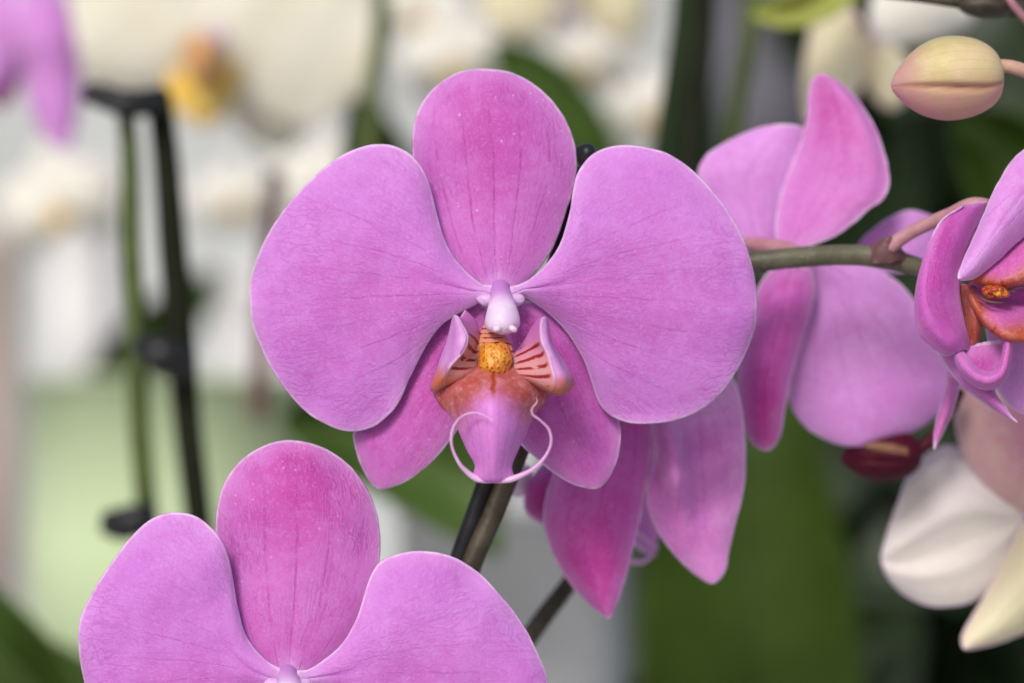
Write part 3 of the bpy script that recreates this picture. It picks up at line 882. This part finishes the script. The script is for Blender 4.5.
loft('side_lobe', M['lip_deep'], lp, [
     [(966, 280, .0060), (980, 285, .0035), (1002, 288, .0015), (1024, 284, .0010), (1065, 270, .001)],
     [(966, 276, .0050), (982, 279, .0022), (1003, 280, -.0002), (1024, 275, -.0008), (1065, 260, -.001)],
     [(967, 270, .0065), (984, 268, .0045), (1004, 264, .0025), (1024, 256, .0015), (1065, 240, .001)],
     [(970, 262, .0110), (988, 254, .0095), (1006, 246, .0080), (1024, 238, .0070), (1065, 222, .006)]], 41, 25, .0007)
loft('side_lobe', M['lip_foot'], lp, [
     [(957, 284, .009), (959, 296, .0085), (961, 310, .0085), (962, 326, .009), (962, 345, .010)],
     [(966, 284, .006), (971, 298, .0045), (974, 318, .0042), (974, 335, .005), (969, 350, .007)],
     [(976, 286, .008), (982, 300, .0065), (983, 320, .0060), (980, 340, .007), (973, 352, .008)]], 25, 25, .0006)
loft('throat', M['magenta'], lp, [
     [(968, 282, .016), (1000, 282, .015), (1065, 265, .014)],
     [(972, 296, .016), (1000, 300, .014), (1065, 305, .012)],
     [(980, 312, .014), (1005, 322, .012), (1065, 330, .010)]], 17, 17)
blob('callus', M['callus'], lp, (995, 292, .001), (14, 7, .003), rot=-.1, seed=7, rough=.08)
tube('stripe_ridge', M['bract'], lp, [(978, 297, .001), (990, 302, -.001), (1004, 303, -.001)], [1.2, 1.6, .8], n=8)
tube('stripe_ridge', M['bract'], lp, [(1006, 290, .002), (1018, 288, .001), (1030, 287, .002)], [1.2, 1.4, .8], n=8)
petal('lateral_sepal', M['lateral'], fc, [(966, 345), (940, 354), (946, 366), (954, 378), (966, 390), (984, 404), (1002, 415)], (1018, 423),
      [(1000, 340), (1008, 355), (1000, 378), (996, 392), (1004, 404), (1012, 415)], d0=.006, tilt=-.004, cup=.004, side=-.002, seed=45, nv=50, nu=31)
petal('lateral_sepal', M['pale'], fc, [(985, 325), (988, 350), (990, 375), (1000, 395)], (1022, 414), [(1060, 325), (1075, 355), (1075, 385), (1055, 408)],
      d0=.014, tilt=.001, cup=.003, seed=46, nv=50, nu=31)
loft('tendril', M['back'], lp, [
     [(958, 346, .006), (955, 352, .004), (954, 359, .006)],
     [(968, 356, .003), (963, 364, .000), (961, 373, .003)],
     [(978, 368, .001), (975, 376, -.003), (974, 386, .001)],
     [(990, 372, .000), (990, 380, -.004), (990, 390, .000)],
     [(999, 366, .000), (1002, 372, -.004), (1006, 379, .000)],
     [(1003, 352, .000), (1007, 354, -.003), (1011, 357, .000)],
     [(1005, 338, .001), (1008, 338, -.0015), (1011, 339, .001)],
     [(1005, 326, .002), (1007, 325, .000), (1009, 327, .002)]], 17, 49, .0008)
petal('petal', M['magenta'], fc, [(948, 372), (944, 392), (938, 412), (934, 430)], (934, 450), [(962, 378), (958, 395), (952, 415), (942, 436)],
      d0=.020, tilt=.002, cup=.004, seed=47, nv=40, nu=21)

# ------------------------------------------------------------------ the white orchid at the lower right
fw = thing('orchid_flower', 'white and cream orchid with a blush pink sepal, cut by the right edge', 'orchid flower', (1030, 500, .066))
petal('petal', M['blush'], fw, [(975, 380), (958, 388), (954, 412), (958, 440), (968, 464), (985, 488), (1008, 506)], (1045, 520), [(1060, 380), (1085, 420), (1085, 470), (1070, 500)],
      d0=.062, tilt=.000, bend=.003, cup=.007, seed=51)
petal('petal', M['white'], fw, [(1024, 508), (1006, 494), (988, 472), (968, 452), (948, 445), (928, 453), (911, 470), (898, 500), (886, 536)], (881, 560),
      [(1026, 522), (1018, 538), (1008, 558), (994, 582), (974, 601), (950, 607), (926, 605), (904, 595), (889, 580)],
      d0=.068, tilt=-.002, bend=.004, cup=.004, seed=52, cross=lambda U, V, X: .0022 * np.sin(U * 6.5 + .6 * V) * np.exp(-((U - .25) / .42) ** 2) * np.sin(np.pi * V) + .0008 * np.sin(U * 19 + V * 3) * V * (1 - V))
petal('lateral_sepal', M['cream'], fw, [(1022, 520), (1004, 556), (988, 588), (972, 616), (961, 638)], (964, 649), [(1070, 530), (1072, 570), (1058, 604), (1030, 630), (1000, 643), (980, 648)],
      d0=.064, tilt=-.003, cup=.006, seed=53)
tube('pedicel', M['pedicel'], fw, [(1030, 505, .070), (1050, 500, .076), (1090, 490, .08)], [8, 7, 7])

# ------------------------------------------------------------------ buds
def bud(name, label, c, length, rad, rot, dep, mat, group=None, seams=3, phase=.2):
    t = thing(name, label, 'bud', (c[0], c[1], dep), group)
    k = S * (D + dep) / D
    nb, na = 48, 72
    b = .5 - .5 * np.cos(np.linspace(0, np.pi, nb))
    a = np.linspace(0, 2 * np.pi, na, endpoint=False)
    prof = spline([(0, 0), (.012, .12), (.06, .32), (.15, .58), (.28, .83), (.44, .98), (.58, 1.0), (.74, .93), (.86, .78), (.94, .58), (.982, .34), (1, .0)], None)
    prof = np.interp(b, prof[:, 0], prof[:, 1])
    Bq, Aq = np.meshgrid(b, a, indexing='ij')
    m = np.abs((((Aq - .35 * (Bq - .4)) / (2 * np.pi) * seams + phase) % 1) - .5)
    sdist = (.5 - m) * 2 * np.pi / seams                               # angle from the nearest seam
    if seams == 3:
        sdist = np.minimum(sdist, np.abs(Aq - R(262) + 1.1 * (Bq - .95)) + np.clip(.5 - Bq, 0, 1) * 9)
    seam = np.exp(-(sdist / .07) ** 2)
    rr = prof[:, None] * rad * (1 - .13 * seam * np.sin(np.pi * Bq) ** .5 - .03 * np.cos(Aq * seams + 1))
    rr[0] = rr[-1] = 1e-3
    X = (Bq - .5) * length
    Yq, Zq = np.cos(Aq) * rr, np.sin(Aq) * rr
    Zq = Zq + .06 * rad * np.sin(np.pi * Bq)
    cr, sr = math.cos(rot), math.sin(rot)
    W = np.stack([(X * cr - Zq * sr) * k, Yq * k, (X * sr + Zq * cr) * k], -1)
    idx = np.arange(nb * na).reshape(nb, na)
    F = np.stack([idx[:-1], np.roll(idx, -1, 1)[:-1], np.roll(idx, -1, 1)[1:], idx[1:]], -1).reshape(-1, 4)
    me = bpy.data.meshes.new(name)
    me.from_pydata(W.reshape(-1, 3).tolist(), [], F.tolist())
    at = me.attributes.new('pc', 'FLOAT_VECTOR', 'POINT')
    Av = np.stack([.5 - .5 * np.sin(Aq), Bq, sdist * 1.6], -1).reshape(-1, 3)
    at.data.foreach_set('vector', Av.astype(np.float32).ravel())
    bm = bmesh.new()
    bm.from_mesh(me)
    bmesh.ops.remove_doubles(bm, verts=bm.verts, dist=1e-6)
    bmesh.ops.recalc_face_normals(bm, faces=bm.faces)
    for f in bm.faces:
        f.smooth = True
    bm.to_mesh(me)
    bm.free()
    link('tepals', me, mat, t)
    return t

b1 = bud('orchid_bud', 'closed cream and pink bud hanging over the dark gap in the upper right corner', (947, 80), 113, 42, R(6), .010, M['bud'], phase=.36)
tube('pedicel', M['pedicel_tan'], b1, [(992, 72, .010), (1003, 66, .010), (1022, 70, .010), (1050, 82, .012), (1085, 110, .016)], [10, 7, 7, 7.5, 8], n=14)
b2 = bud('orchid_bud', 'small dark maroon bud under the turned-away pink flower', (881, 456), 82, 27, R(4), .056, M['maroon'], phase=.4)
petal('bract', M['maroon_tan'], b2, [(908, 448), (890, 443), (874, 442)], (864, 446), [(908, 456), (890, 455), (874, 452)], d0=.0505, cup=.002, nv=24, nu=13, wob=.1)
tube('pedicel', M['maroon'], b2, [(915, 452, .056), (930, 440, .056), (945, 420, .056), (960, 390, .058)], [7, 6, 6, 6])

# ------------------------------------------------------------------ stems, stake, clip
s1 = tag(tube('flower_spike', M['stem'], None, [(556, 318, .030), (590, 290, .030), (640, 273, .029), (700, 265, .027), (752, 262, .025), (800, 257, .024), (850, 255, .024), (884, 258, .024), (915, 266, .025), (960, 280, .027), (1040, 292, .032), (1110, 296, .034)],
     [11, 11, 10.5, 10.5, 10.5, 10.5, 10.5, 11, 9.5, 9, 9, 9], n=18, wob=.02), 'grey green stem with a maroon node, crossing behind the pink flowers at right', 'stem')
nodep = tube('node', M['bract'], s1, [(866, 256, .024), (878, 255, .0235), (890, 255, .0232), (902, 261, .0245)], [9.5, 11.2, 11.8, 9], n=18)
petal('bract', M['bract'], s1, [(872, 264), (870, 252), (876, 243)], (889, 236), [(900, 262), (902, 250), (898, 242)], d0=.0205, cup=.003, nv=24, nu=13, thick=.0008)
tube('pedicel', M['pedicel'], s1, [(884, 255, .022), (893, 245, .021), (908, 234, .020), (928, 224, .018), (950, 215, .015), (976, 205, .012), (1010, 215, .014)], [8.5, 7.5, 7, 7, 7.5, 8, 8], n=14)
s2 = tag(tube('flower_spike', M['stem_brown'], None, [(560, 300, .030), (540, 390, .026), (522, 440, .024), (506, 480, .022), (490, 520, .021), (475, 555, .020), (455, 610, .020), (430, 690, .02), (400, 800, .02)],
     [10, 10.5, 11, 11.5, 11.5, 11, 11, 11, 11], n=18, wob=.02), 'brown orchid stem beside the black stake, rising to the back of the centre flower', 'stem')
s3 = tag(tube('flower_spike', M['stem_brown'], None, [(640, 470, .075), (600, 540, .07), (566, 588, .066), (540, 622, .064), (500, 680, .062), (450, 760, .06)],
     [9, 9, 9, 9.5, 9.5, 9.5], n=14, wob=.02), 'thin blurred brown stem below the drooping flower', 'stem')
tag(tube('support_stake', M['stake'], None, [(589, 152, .018), (586, 165, .018), (565, 232, .0185), (545, 294, .019), (510, 402, .02), (483, 488, .0205), (458, 560, .021), (425, 660, .022), (380, 790, .024)],
    [8, 8.5, 8.5, 8.5, 8.5, 8.5, 9, 9, 9], n=16), 'straight black support stake running behind the centre flower', 'stake')
tag(blob('plant_clip', M['black'], None, (586, 156, .014), (12, 14, .0035), rot=-.3, rough=.05, seed=8),
    'black plastic clip peeping out between the upper sepal and right petal', 'plant clip')
s4 = tag(tube('flower_spike', M['stem_brown'], None, [(880, -6, .04), (930, -1, .04), (975, 4, .04), (1010, 8, .04), (1060, 14, .042)], [4, 5, 7, 9, 10], n=14, wob=.03),
    'dark brown stem along the upper right edge above the cream bud', 'stem')
blob('bud', M['stem_brown'], s4, (985, 6, .038), (28, 12, .005), rot=-.1, seed=3, rough=.03)
tube('twig', M['pedicel'], s4, [(1003, -10, .034), (1014, 6, .034), (1030, 24, .036)], [4, 4, 4])

# ------------------------------------------------------------------ out-of-focus things behind
def strap_leaf(label, mat, left, tip, right, d0, tilt=0., bend=0., cup=-.02, seed=0, name='orchid_leaf', group='orchid leaves in the background', k=1.0):
    a = (np.array(left[0]) + np.array(right[0])) / 2
    o = petal(name, mat, None, left, tip, right, d0=d0, tilt=tilt, bend=bend, cup=cup * k, rip=.002, groove=.003, seed=seed, nu=25, nv=40, thick=.0022, wob=.8,
              org=P(a[0], a[1], d0))
    return tag(o, label, 'leaf', group)

strap_leaf('broad dark green leaf standing upright below the two hanging flowers', M['leaf'], [(690, 1000), (655, 860), (640, 700), (642, 560), (660, 450)], (740, 330),
           [(860, 1000), (868, 860), (866, 700), (850, 580), (822, 450), (790, 370)], .42, -.02, .02, seed=61)
strap_leaf('dark green leaf in the shade left of the brown stem', M['leaf_mid'], [(500, 560), (440, 530), (370, 490), (310, 452)], (282, 420), [(510, 420), (450, 395), (380, 385), (320, 392)], .30, .03, 0, seed=62)
strap_leaf('dark green leaf in the lower left corner', M['leaf_mid'], [(140, 880), (70, 740), (15, 670), (-40, 620)], (-80, 575), [(190, 830), (110, 720), (50, 640), (-10, 585)], .28, .02, .02, seed=63)
strap_leaf('low green leaf rising behind the lower left flower', M['leaf_mid'], [(60, 900), (20, 790), (-40, 700)], (-60, 640), [(220, 860), (160, 740), (90, 660), (10, 630)], .34, .02, 0, seed=64)
strap_leaf('dark green pointed leaf above the centre flower', M['leaf_mid'], [(600, 220), (560, 160), (520, 110), (495, 70)], (490, 40), [(640, 210), (622, 150), (590, 90), (545, 50)], .55, .04, 0, seed=65)
strap_leaf('bright yellow green leaf at the upper edge', M['leaf_lime'], [(860, -60), (830, -30), (795, -8), (765, 2)], (752, 14), [(870, -20), (845, 8), (810, 24), (775, 25)], .20, .0, 0, cup=-.008, seed=66)

strap_leaf('dim green leaf between the white flowers left of the upper sepal', M['leaf'], [(420, 300), (392, 220), (372, 150)], (366, 90), [(470, 290), (440, 210), (405, 140)], .52, .03, 0, seed=68)
strap_leaf('dim green leaf standing above the left petal', M['leaf_dark'], [(300, 330), (330, 250), (345, 170)], (366, 20), [(350, 330), (372, 250), (388, 150)], .58, .03, 0, seed=69)
strap_leaf('dark leaf between the white flower and the black stake', M['leaf_dark'], [(640, 320), (640, 230), (655, 150)], (700, 20), [(710, 320), (716, 230), (718, 120)], .50, .03, 0, seed=70)
strap_leaf('dim green leaf low behind the twin stems', M['leaf'], [(60, 420), (100, 350), (150, 300)], (220, 270), [(90, 440), (150, 390), (200, 330)], .75, .03, 0, seed=71)

# plant with white flower, upper left
def soft_flower(label, c, dep, parts, group='blurred flowers in the background'):
    t = thing('orchid_flower', label, 'orchid flower', (c[0], c[1], dep), group)
    for i, (kind, mat, le, ti, ri, dd) in enumerate(parts):
        petal(kind, mat, t, le, ti, ri, d0=dep + dd, tilt=.0, bend=.006, cup=.006, rip=.0015, seed=int(c[0]) + i, nu=21, nv=36, thick=.0009)
    return t

yl = plain_mat('lip_yellow', (.86, .52, .05), (.88, .70, .24), 90, .5, .15)
og = plain_mat('lip_orange', (.70, .27, .08), (.80, .42, .12), 90, .5, .1)
wf = soft_flower('large white orchid with yellow and orange lip, blurred, in the upper left', (210, 60), .42, [
    ('petal', M['butter'], [(200, 30), (170, -20), (120, -50), (80, -20), (62, 20), (66, 50)], (88, 78), [(205, 60), (180, 84), (150, 92), (115, 88)], 0),
    ('petal', M['butter'], [(180, 10), (240, -40), (290, -80), (340, -60), (372, -10), (383, 40)], (374, 84), [(200, 76), (245, 100), (275, 122), (310, 126), (345, 112)], 0),
    ('dorsal_sepal', M['butter'], [(185, 66), (140, 10), (130, -80)], (215, -170), [(245, 66), (300, 10), (300, -80)], .006),
    ('lateral_sepal', M['butter'], [(210, 70), (222, 108), (240, 132), (262, 148)], (284, 152), [(250, 70), (285, 96), (302, 118), (302, 138)], .008),
    ('lateral_sepal', M['butter'], [(180, 60), (140, 72), (105, 80)], (84, 82), [(200, 80), (170, 92), (130, 92)], .008)])
wl_ = loft('lip', yl, wf, [[(170, 70, 0.408), (200, 60, 0.400), (240, 62, 0.406)], [(164, 92, 0.406), (200, 84, 0.398), (238, 86, 0.404)], [(178, 112, 0.406), (205, 112, 0.398), (228, 108, 0.404)],
           [(196, 124, 0.407), (208, 128, 0.401), (218, 120, 0.405)]], 21, 21, .001)
loft('side_lobe', og, wl_, [[(182, 40, 0.407), (200, 32, 0.402), (222, 38, 0.406)], [(180, 58, 0.404), (204, 56, 0.296), (226, 58, 0.403)], [(190, 78, 0.403), (206, 82, 0.296), (220, 78, 0.402)]], 17, 17, .001)
blob('column', M['white'], wf, (216, 40, 0.405), (13, 16, .008))
pf = soft_flower('pale purple orchid, blurred, in the upper left corner', (20, 40), .33, [
    ('petal', M['pale'], [(20, 0), (-10, -40), (-50, -60), (-80, 0), (-70, 60)], (-40, 90), [(24, 40), (10, 80), (-15, 96)], 0),
    ('petal', M['pale'], [(14, 10), (34, -20), (60, -10), (76, 40), (80, 90)], (66, 150), [(20, 40), (24, 80), (34, 120), (48, 140)], .0),
    ('lateral_sepal', M['magenta'], [(0, 30), (-14, 60), (-16, 90)], (0, 110), [(24, 30), (26, 60), (18, 90)], .006)])
cf = soft_flower('cream orchid with a pinkish middle, blurred, behind the curled sepal and cream bud', (880, 40), .22, [
    ('petal', M['cream'], [(850, 20), (838, -20), (820, -10), (808, 40), (802, 90)], (812, 128), [(872, 30), (868, 70), (852, 104), (832, 126)], 0),
    ('petal', M['ivory'], [(868, 20), (880, -30), (920, -50), (965, -20)], (972, 20), [(880, 50), (910, 44), (945, 36)], .004),
    ('lateral_sepal', M['cream'], [(866, 40), (864, 70), (872, 96)], (892, 110), [(890, 40), (912, 66), (912, 92)], .006)])
soft_flower('pale cream orchid at the upper edge, above the centre flower', (556, -6), .42, [
    ('petal', M['cream'], [(540, -30), (500, -40), (476, -20), (482, 12)], (512, 38), [(560, -10), (556, 22), (540, 36)], 0),
    ('petal', M['cream'], [(560, -30), (600, -44), (640, -20), (650, 14)], (630, 42), [(570, -10), (590, 24), (608, 38)], 0),
    ('lateral_sepal', M['white'], [(545, -10), (538, 14), (546, 30)], (562, 40), [(575, -10), (584, 14), (578, 30)], .01)])

def white_flower(c, dep, r, ang, label, mat='ivory'):
    """a whole distant orchid: five tepals round a yellow lip"""
    t = thing('orchid_flower', label, 'orchid flower', (c[0], c[1], dep), 'blurred flowers in the background')
    for i, (aa, w, ln, nm) in enumerate(((90, .34, .95, 'dorsal_sepal'), (215, .30, .95, 'lateral_sepal'), (325, .30, .95, 'lateral_sepal'), (12, .52, 1.0, 'petal'), (168, .52, 1.0, 'petal'))):
        A = R(aa + ang)
        ux, uy = math.cos(A), -math.sin(A)
        nx, ny = -uy, ux
        pt = lambda s, q: (c[0] + r * (ux * s + nx * q), c[1] + r * (uy * s + ny * q))
        petal(nm, M[mat], t, [pt(.05, -.05), pt(.25, -w * .7), pt(.5, -w), pt(.8, -w * .75)], pt(ln, 0), [pt(.05, .05), pt(.25, w * .7), pt(.5, w), pt(.8, w * .75)],
              d0=dep + (.006 if 'sepal' in nm else 0), bend=.01, cup=.006, rip=.002, seed=int(c[0] + c[1]) + i, nu=17, nv=24, thick=.001)
    blob('lip', yl, t, (c[0], c[1] + r * .22, dep - .012), (r * .16, r * .2, .010), seed=i, rough=.1)
    return t

for c, dep, r, ang, lab in (
        ((455, 60), .62, 62, 8, 'white orchid, strongly blurred, left of the top of the centre flower'),
        ((420, 10), .66, 55, -14, 'white orchid at the upper edge, blurred, between two grey green stems'),
        ((655, 110), .60, 52, 16, 'white orchid, blurred, above the right petal of the centre flower'),
        ((325, 190), .70, 60, -8, 'white orchid, blurred, above the left petal of the centre flower'),
        ((60, 205), .62, 66, 14, 'white orchid, blurred, left of the twin stems and below the purple flower'),
        ((236, 200), .66, 48, 4, 'white orchid, blurred, between the dark stake and the centre flower'),
        ((590, 60), .70, 46, -4, 'white orchid, blurred, below the cream flower at the upper edge')):
    white_flower(c, dep, r, ang, lab)

# twin stems with clips, left
tag(tube('flower_spike', M['green_stem'], None, [(124, 96, 0.203), (130, 160, 0.203), (131, 250, 0.203), (136, 340, 0.203), (139, 420, 0.203), (147, 515, 0.203), (160, 640, 0.203), (170, 800, 0.203)],
    [9, 10, 11, 11, 11, 11, 11, 11], n=12), 'blurred green stem held to a dark stake, left of the centre flower', 'stem', 'stems in the background')
tag(tube('support_stake', M['stake_olive'], None, [(158, 92, 0.207), (166, 160, 0.207), (173, 250, 0.207), (181, 340, 0.207), (187, 420, 0.207), (198, 515, 0.207), (212, 640, 0.207), (230, 800, 0.207)],
    [13, 14, 15, 15, 14, 14, 14, 14], n=12), 'blurred dark stake beside the green stem, left of the centre flower', 'stake')
tag(tube('plant_clip', M['black'], None, [(86, 92, 0.197), (104, 97, 0.196), (124, 103, 0.194), (146, 103, 0.196), (164, 98, 0.199)], [11, 13, 14, 14, 13], n=12), 'black clip on top of the twin stems under the large white flower', 'plant clip')
tag(tube('plant_clip', M['black'], None, [(138, 345, 0.196), (150, 350, 0.194), (164, 356, 0.193), (180, 362, 0.196), (186, 376, 0.199)], [12, 16, 20, 17, 12], n=12), 'black clip halfway down the blurred twin stems', 'plant clip')
tag(tube('plant_clip', M['black'], None, [(104, 522, 0.197), (120, 524, 0.196), (136, 520, 0.194), (152, 512, 0.196)], [12, 17, 17, 12], n=12), 'black clip at the foot of the blurred twin stems', 'plant clip')

for pts, rad, mat, lab, nm in (
        ([(704, -60, 0.215), (702, 30, 0.215), (696, 100, 0.215), (688, 180, 0.215), (676, 300, 0.215)], 12, 'stake_olive', 'blurred black stake above the right petal of the centre flower', 'support_stake'),
        ([(690, -60, 0.248), (684, 30, 0.248), (672, 110, 0.248), (655, 220, 0.248)], 14, 'leaf_dark', 'dark green stem close beside the black stake, above the right petal', 'flower_spike'),
        ([(756, -60, 0.248), (750, 30, 0.248), (740, 90, 0.248), (728, 160, 0.248), (712, 260, 0.248)], 9, 'green_stem', 'thin olive stem above the turned-away flower', 'flower_spike'),
        ([(384, -60, 0.331), (380, 30, 0.331), (372, 100, 0.331), (366, 180, 0.331)], 9, 'green_stem', 'grey green stem above the left petal of the centre flower', 'flower_spike'),
        ([(360, 100, 0.348), (352, 150, 0.348), (345, 230, 0.348)], 11, 'leaf_dark', 'short dark green stem just above the left petal', 'flower_spike'),
        ([(276, 170, 0.373), (270, 230, 0.373), (262, 330, 0.373), (258, 420, 0.373)], 9, 'bract', 'brownish stem left of the left petal', 'flower_spike')):
    o = tube(nm, M[mat], None, pts, [rad] * len(pts), n=12)
    tag(o, lab, 'stake' if nm == 'support_stake' else 'stem', 'stems in the background')

# pots and trays far behind
def pot(name, label, cat, mat, x0, x1, y0, y1, dep, taper=.88, group=None, seg=40, rimw=.03):
    k = S * (D + dep) / D
    c = P((x0 + x1) / 2, y0, dep)
    r = (x1 - x0) / 2 * k
    h = (y1 - y0) * k
    prof = [(r * taper * .02, -h), (r * taper, -h), (r * (taper * .5 + .5), -h * .5), (r * .98, -h * rimw * 2.2), (r * 1.04, -h * rimw * 2), (r * 1.05, -h * .01), (r * 1.03, 0), (r * .97, 0), (r * .95, -h * .1), (r * .02, -h * .1)]
    V, F = [], []
    for pr, pz in prof:
        for j in range(seg):
            a = 2 * math.pi * j / seg
            V.append((pr * math.cos(a), pr * math.sin(a), pz))
    for i in range(len(prof) - 1):
        for j in range(seg):
            F.append((i * seg + j, i * seg + (j + 1) % seg, (i + 1) * seg + (j + 1) % seg, (i + 1) * seg + j))
    me = bpy.data.meshes.new(name)
    me.from_pydata(V, [], F)
    bm = bmesh.new()
    bm.from_mesh(me)
    bmesh.ops.recalc_face_normals(bm, faces=bm.faces)
    for f in bm.faces:
        f.smooth = True
    bm.to_mesh(me)
    bm.free()
    o = link(name, me, mat)
    o.location = (c + np.array([0, r, 0])).tolist()
    return tag(o, label, cat, group)

pg = plain_mat('pot_pale_green', (.46, .58, .34), (.52, .63, .40), 8, .4, 0, .4)
pw = plain_mat('pot_white', (.74, .73, .74), (.80, .79, .80), 8, .4, 0, .4)
pb = plain_mat('pot_beige', (.52, .42, .38), (.58, .49, .44), 8, .5, 0, .4)
pgr = plain_mat('pot_grey', (.34, .35, .36), (.40, .41, .42), 8, .45, 0, .4)
pot('flower_pot', 'wide pale green pot behind the lower left flower', 'flower pot', pg, -4, 335, 378, 720, .62, .97, 'pots in the background', rimw=.004)
pot('flower_pot', 'tall white pot left of the twin stems', 'flower pot', pw, 46, 112, 196, 420, 1.3, .86, 'pots in the background')
pot('flower_pot', 'white pot just left of the centre flower', 'flower pot', pw, 214, 330, 270, 520, 1.4, .86, 'pots in the background')
pot('flower_pot', 'beige pot at the left edge', 'flower pot', pb, -60, 16, 230, 640, .95, .9, 'pots in the background')
pot('flower_pot', 'grey pot behind the brown stems', 'flower pot', pgr, 392, 640, 500, 860, .36, .9, 'pots in the background')
pdk = plain_mat('pot_slate', (.22, .23, .23), (.28, .29, .29), 8, .45, 0, .4)
pst = plain_mat('pot_slate_violet', (.09, .09, .115), (.15, .15, .18), 8, .45, 0, .4)
pot('flower_pot', 'slate grey pot between the broad leaf and the white and cream flower', 'flower pot', pdk, 850, 925, 500, 800, 1.1, .86, 'pots in the background')
pot('flower_pot', 'violet grey pot between the black stake and the curled sepal', 'flower pot', pst, 690, 850, -70, 250, .62, .9, 'pots in the background')
strap_leaf('green leaf in the dark gap below the cream and pink bud', M['leaf'], [(1080, 330), (1000, 260), (966, 190)], (956, 120), [(1130, 250), (1080, 160), (1010, 110)], .26, .03, 0, seed=67)

# dark mass of leaves behind the right half
def foliage(seed=5, n=520):
    rng = np.random.RandomState(seed)
    V, F = [], []
    for i in range(n):
        cx = rng.uniform(590, 1280)
        cy = rng.uniform(-120, 860)
        dep = rng.uniform(.55, .95)
        if cx < 840 and cy < 270:
            continue
        C = P(cx, cy, dep)
        ln, wd = rng.uniform(.05, .13), rng.uniform(.016, .032)
        d = rng.normal(size=3) * (1, .5, .9)
        d /= np.linalg.norm(d)
        s = np.cross(d, rng.normal(size=3) * .5 + (0, -1, .3))
        s /= np.linalg.norm(s)
        n_ = np.cross(s, d)
        b0 = len(V)
        for j in range(7):
            t = j / 6
            w_ = wd * math.sin(math.pi * min(1, .06 + t * .94)) ** .7
            m = C + d * ln * (t - .5) + n_ * ln * .35 * (t - .5) ** 2
            V += [m - s * w_, m + n_ * w_ * -.25, m + s * w_]
        for j in range(6):
            a = b0 + j * 3
            F += [(a, a + 1, a + 4, a + 3), (a + 1, a + 2, a + 5, a + 4)]
    me = bpy.data.meshes.new('foliage')
    me.from_pydata([tuple(v) for v in V], [], F)
    for p in me.polygons:
        p.use_smooth = True
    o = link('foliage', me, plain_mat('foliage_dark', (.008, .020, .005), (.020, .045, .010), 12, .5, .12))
    return tag(o, 'dark mass of leaves filling the gaps behind the flowers on the right', 'foliage', None, 'stuff')

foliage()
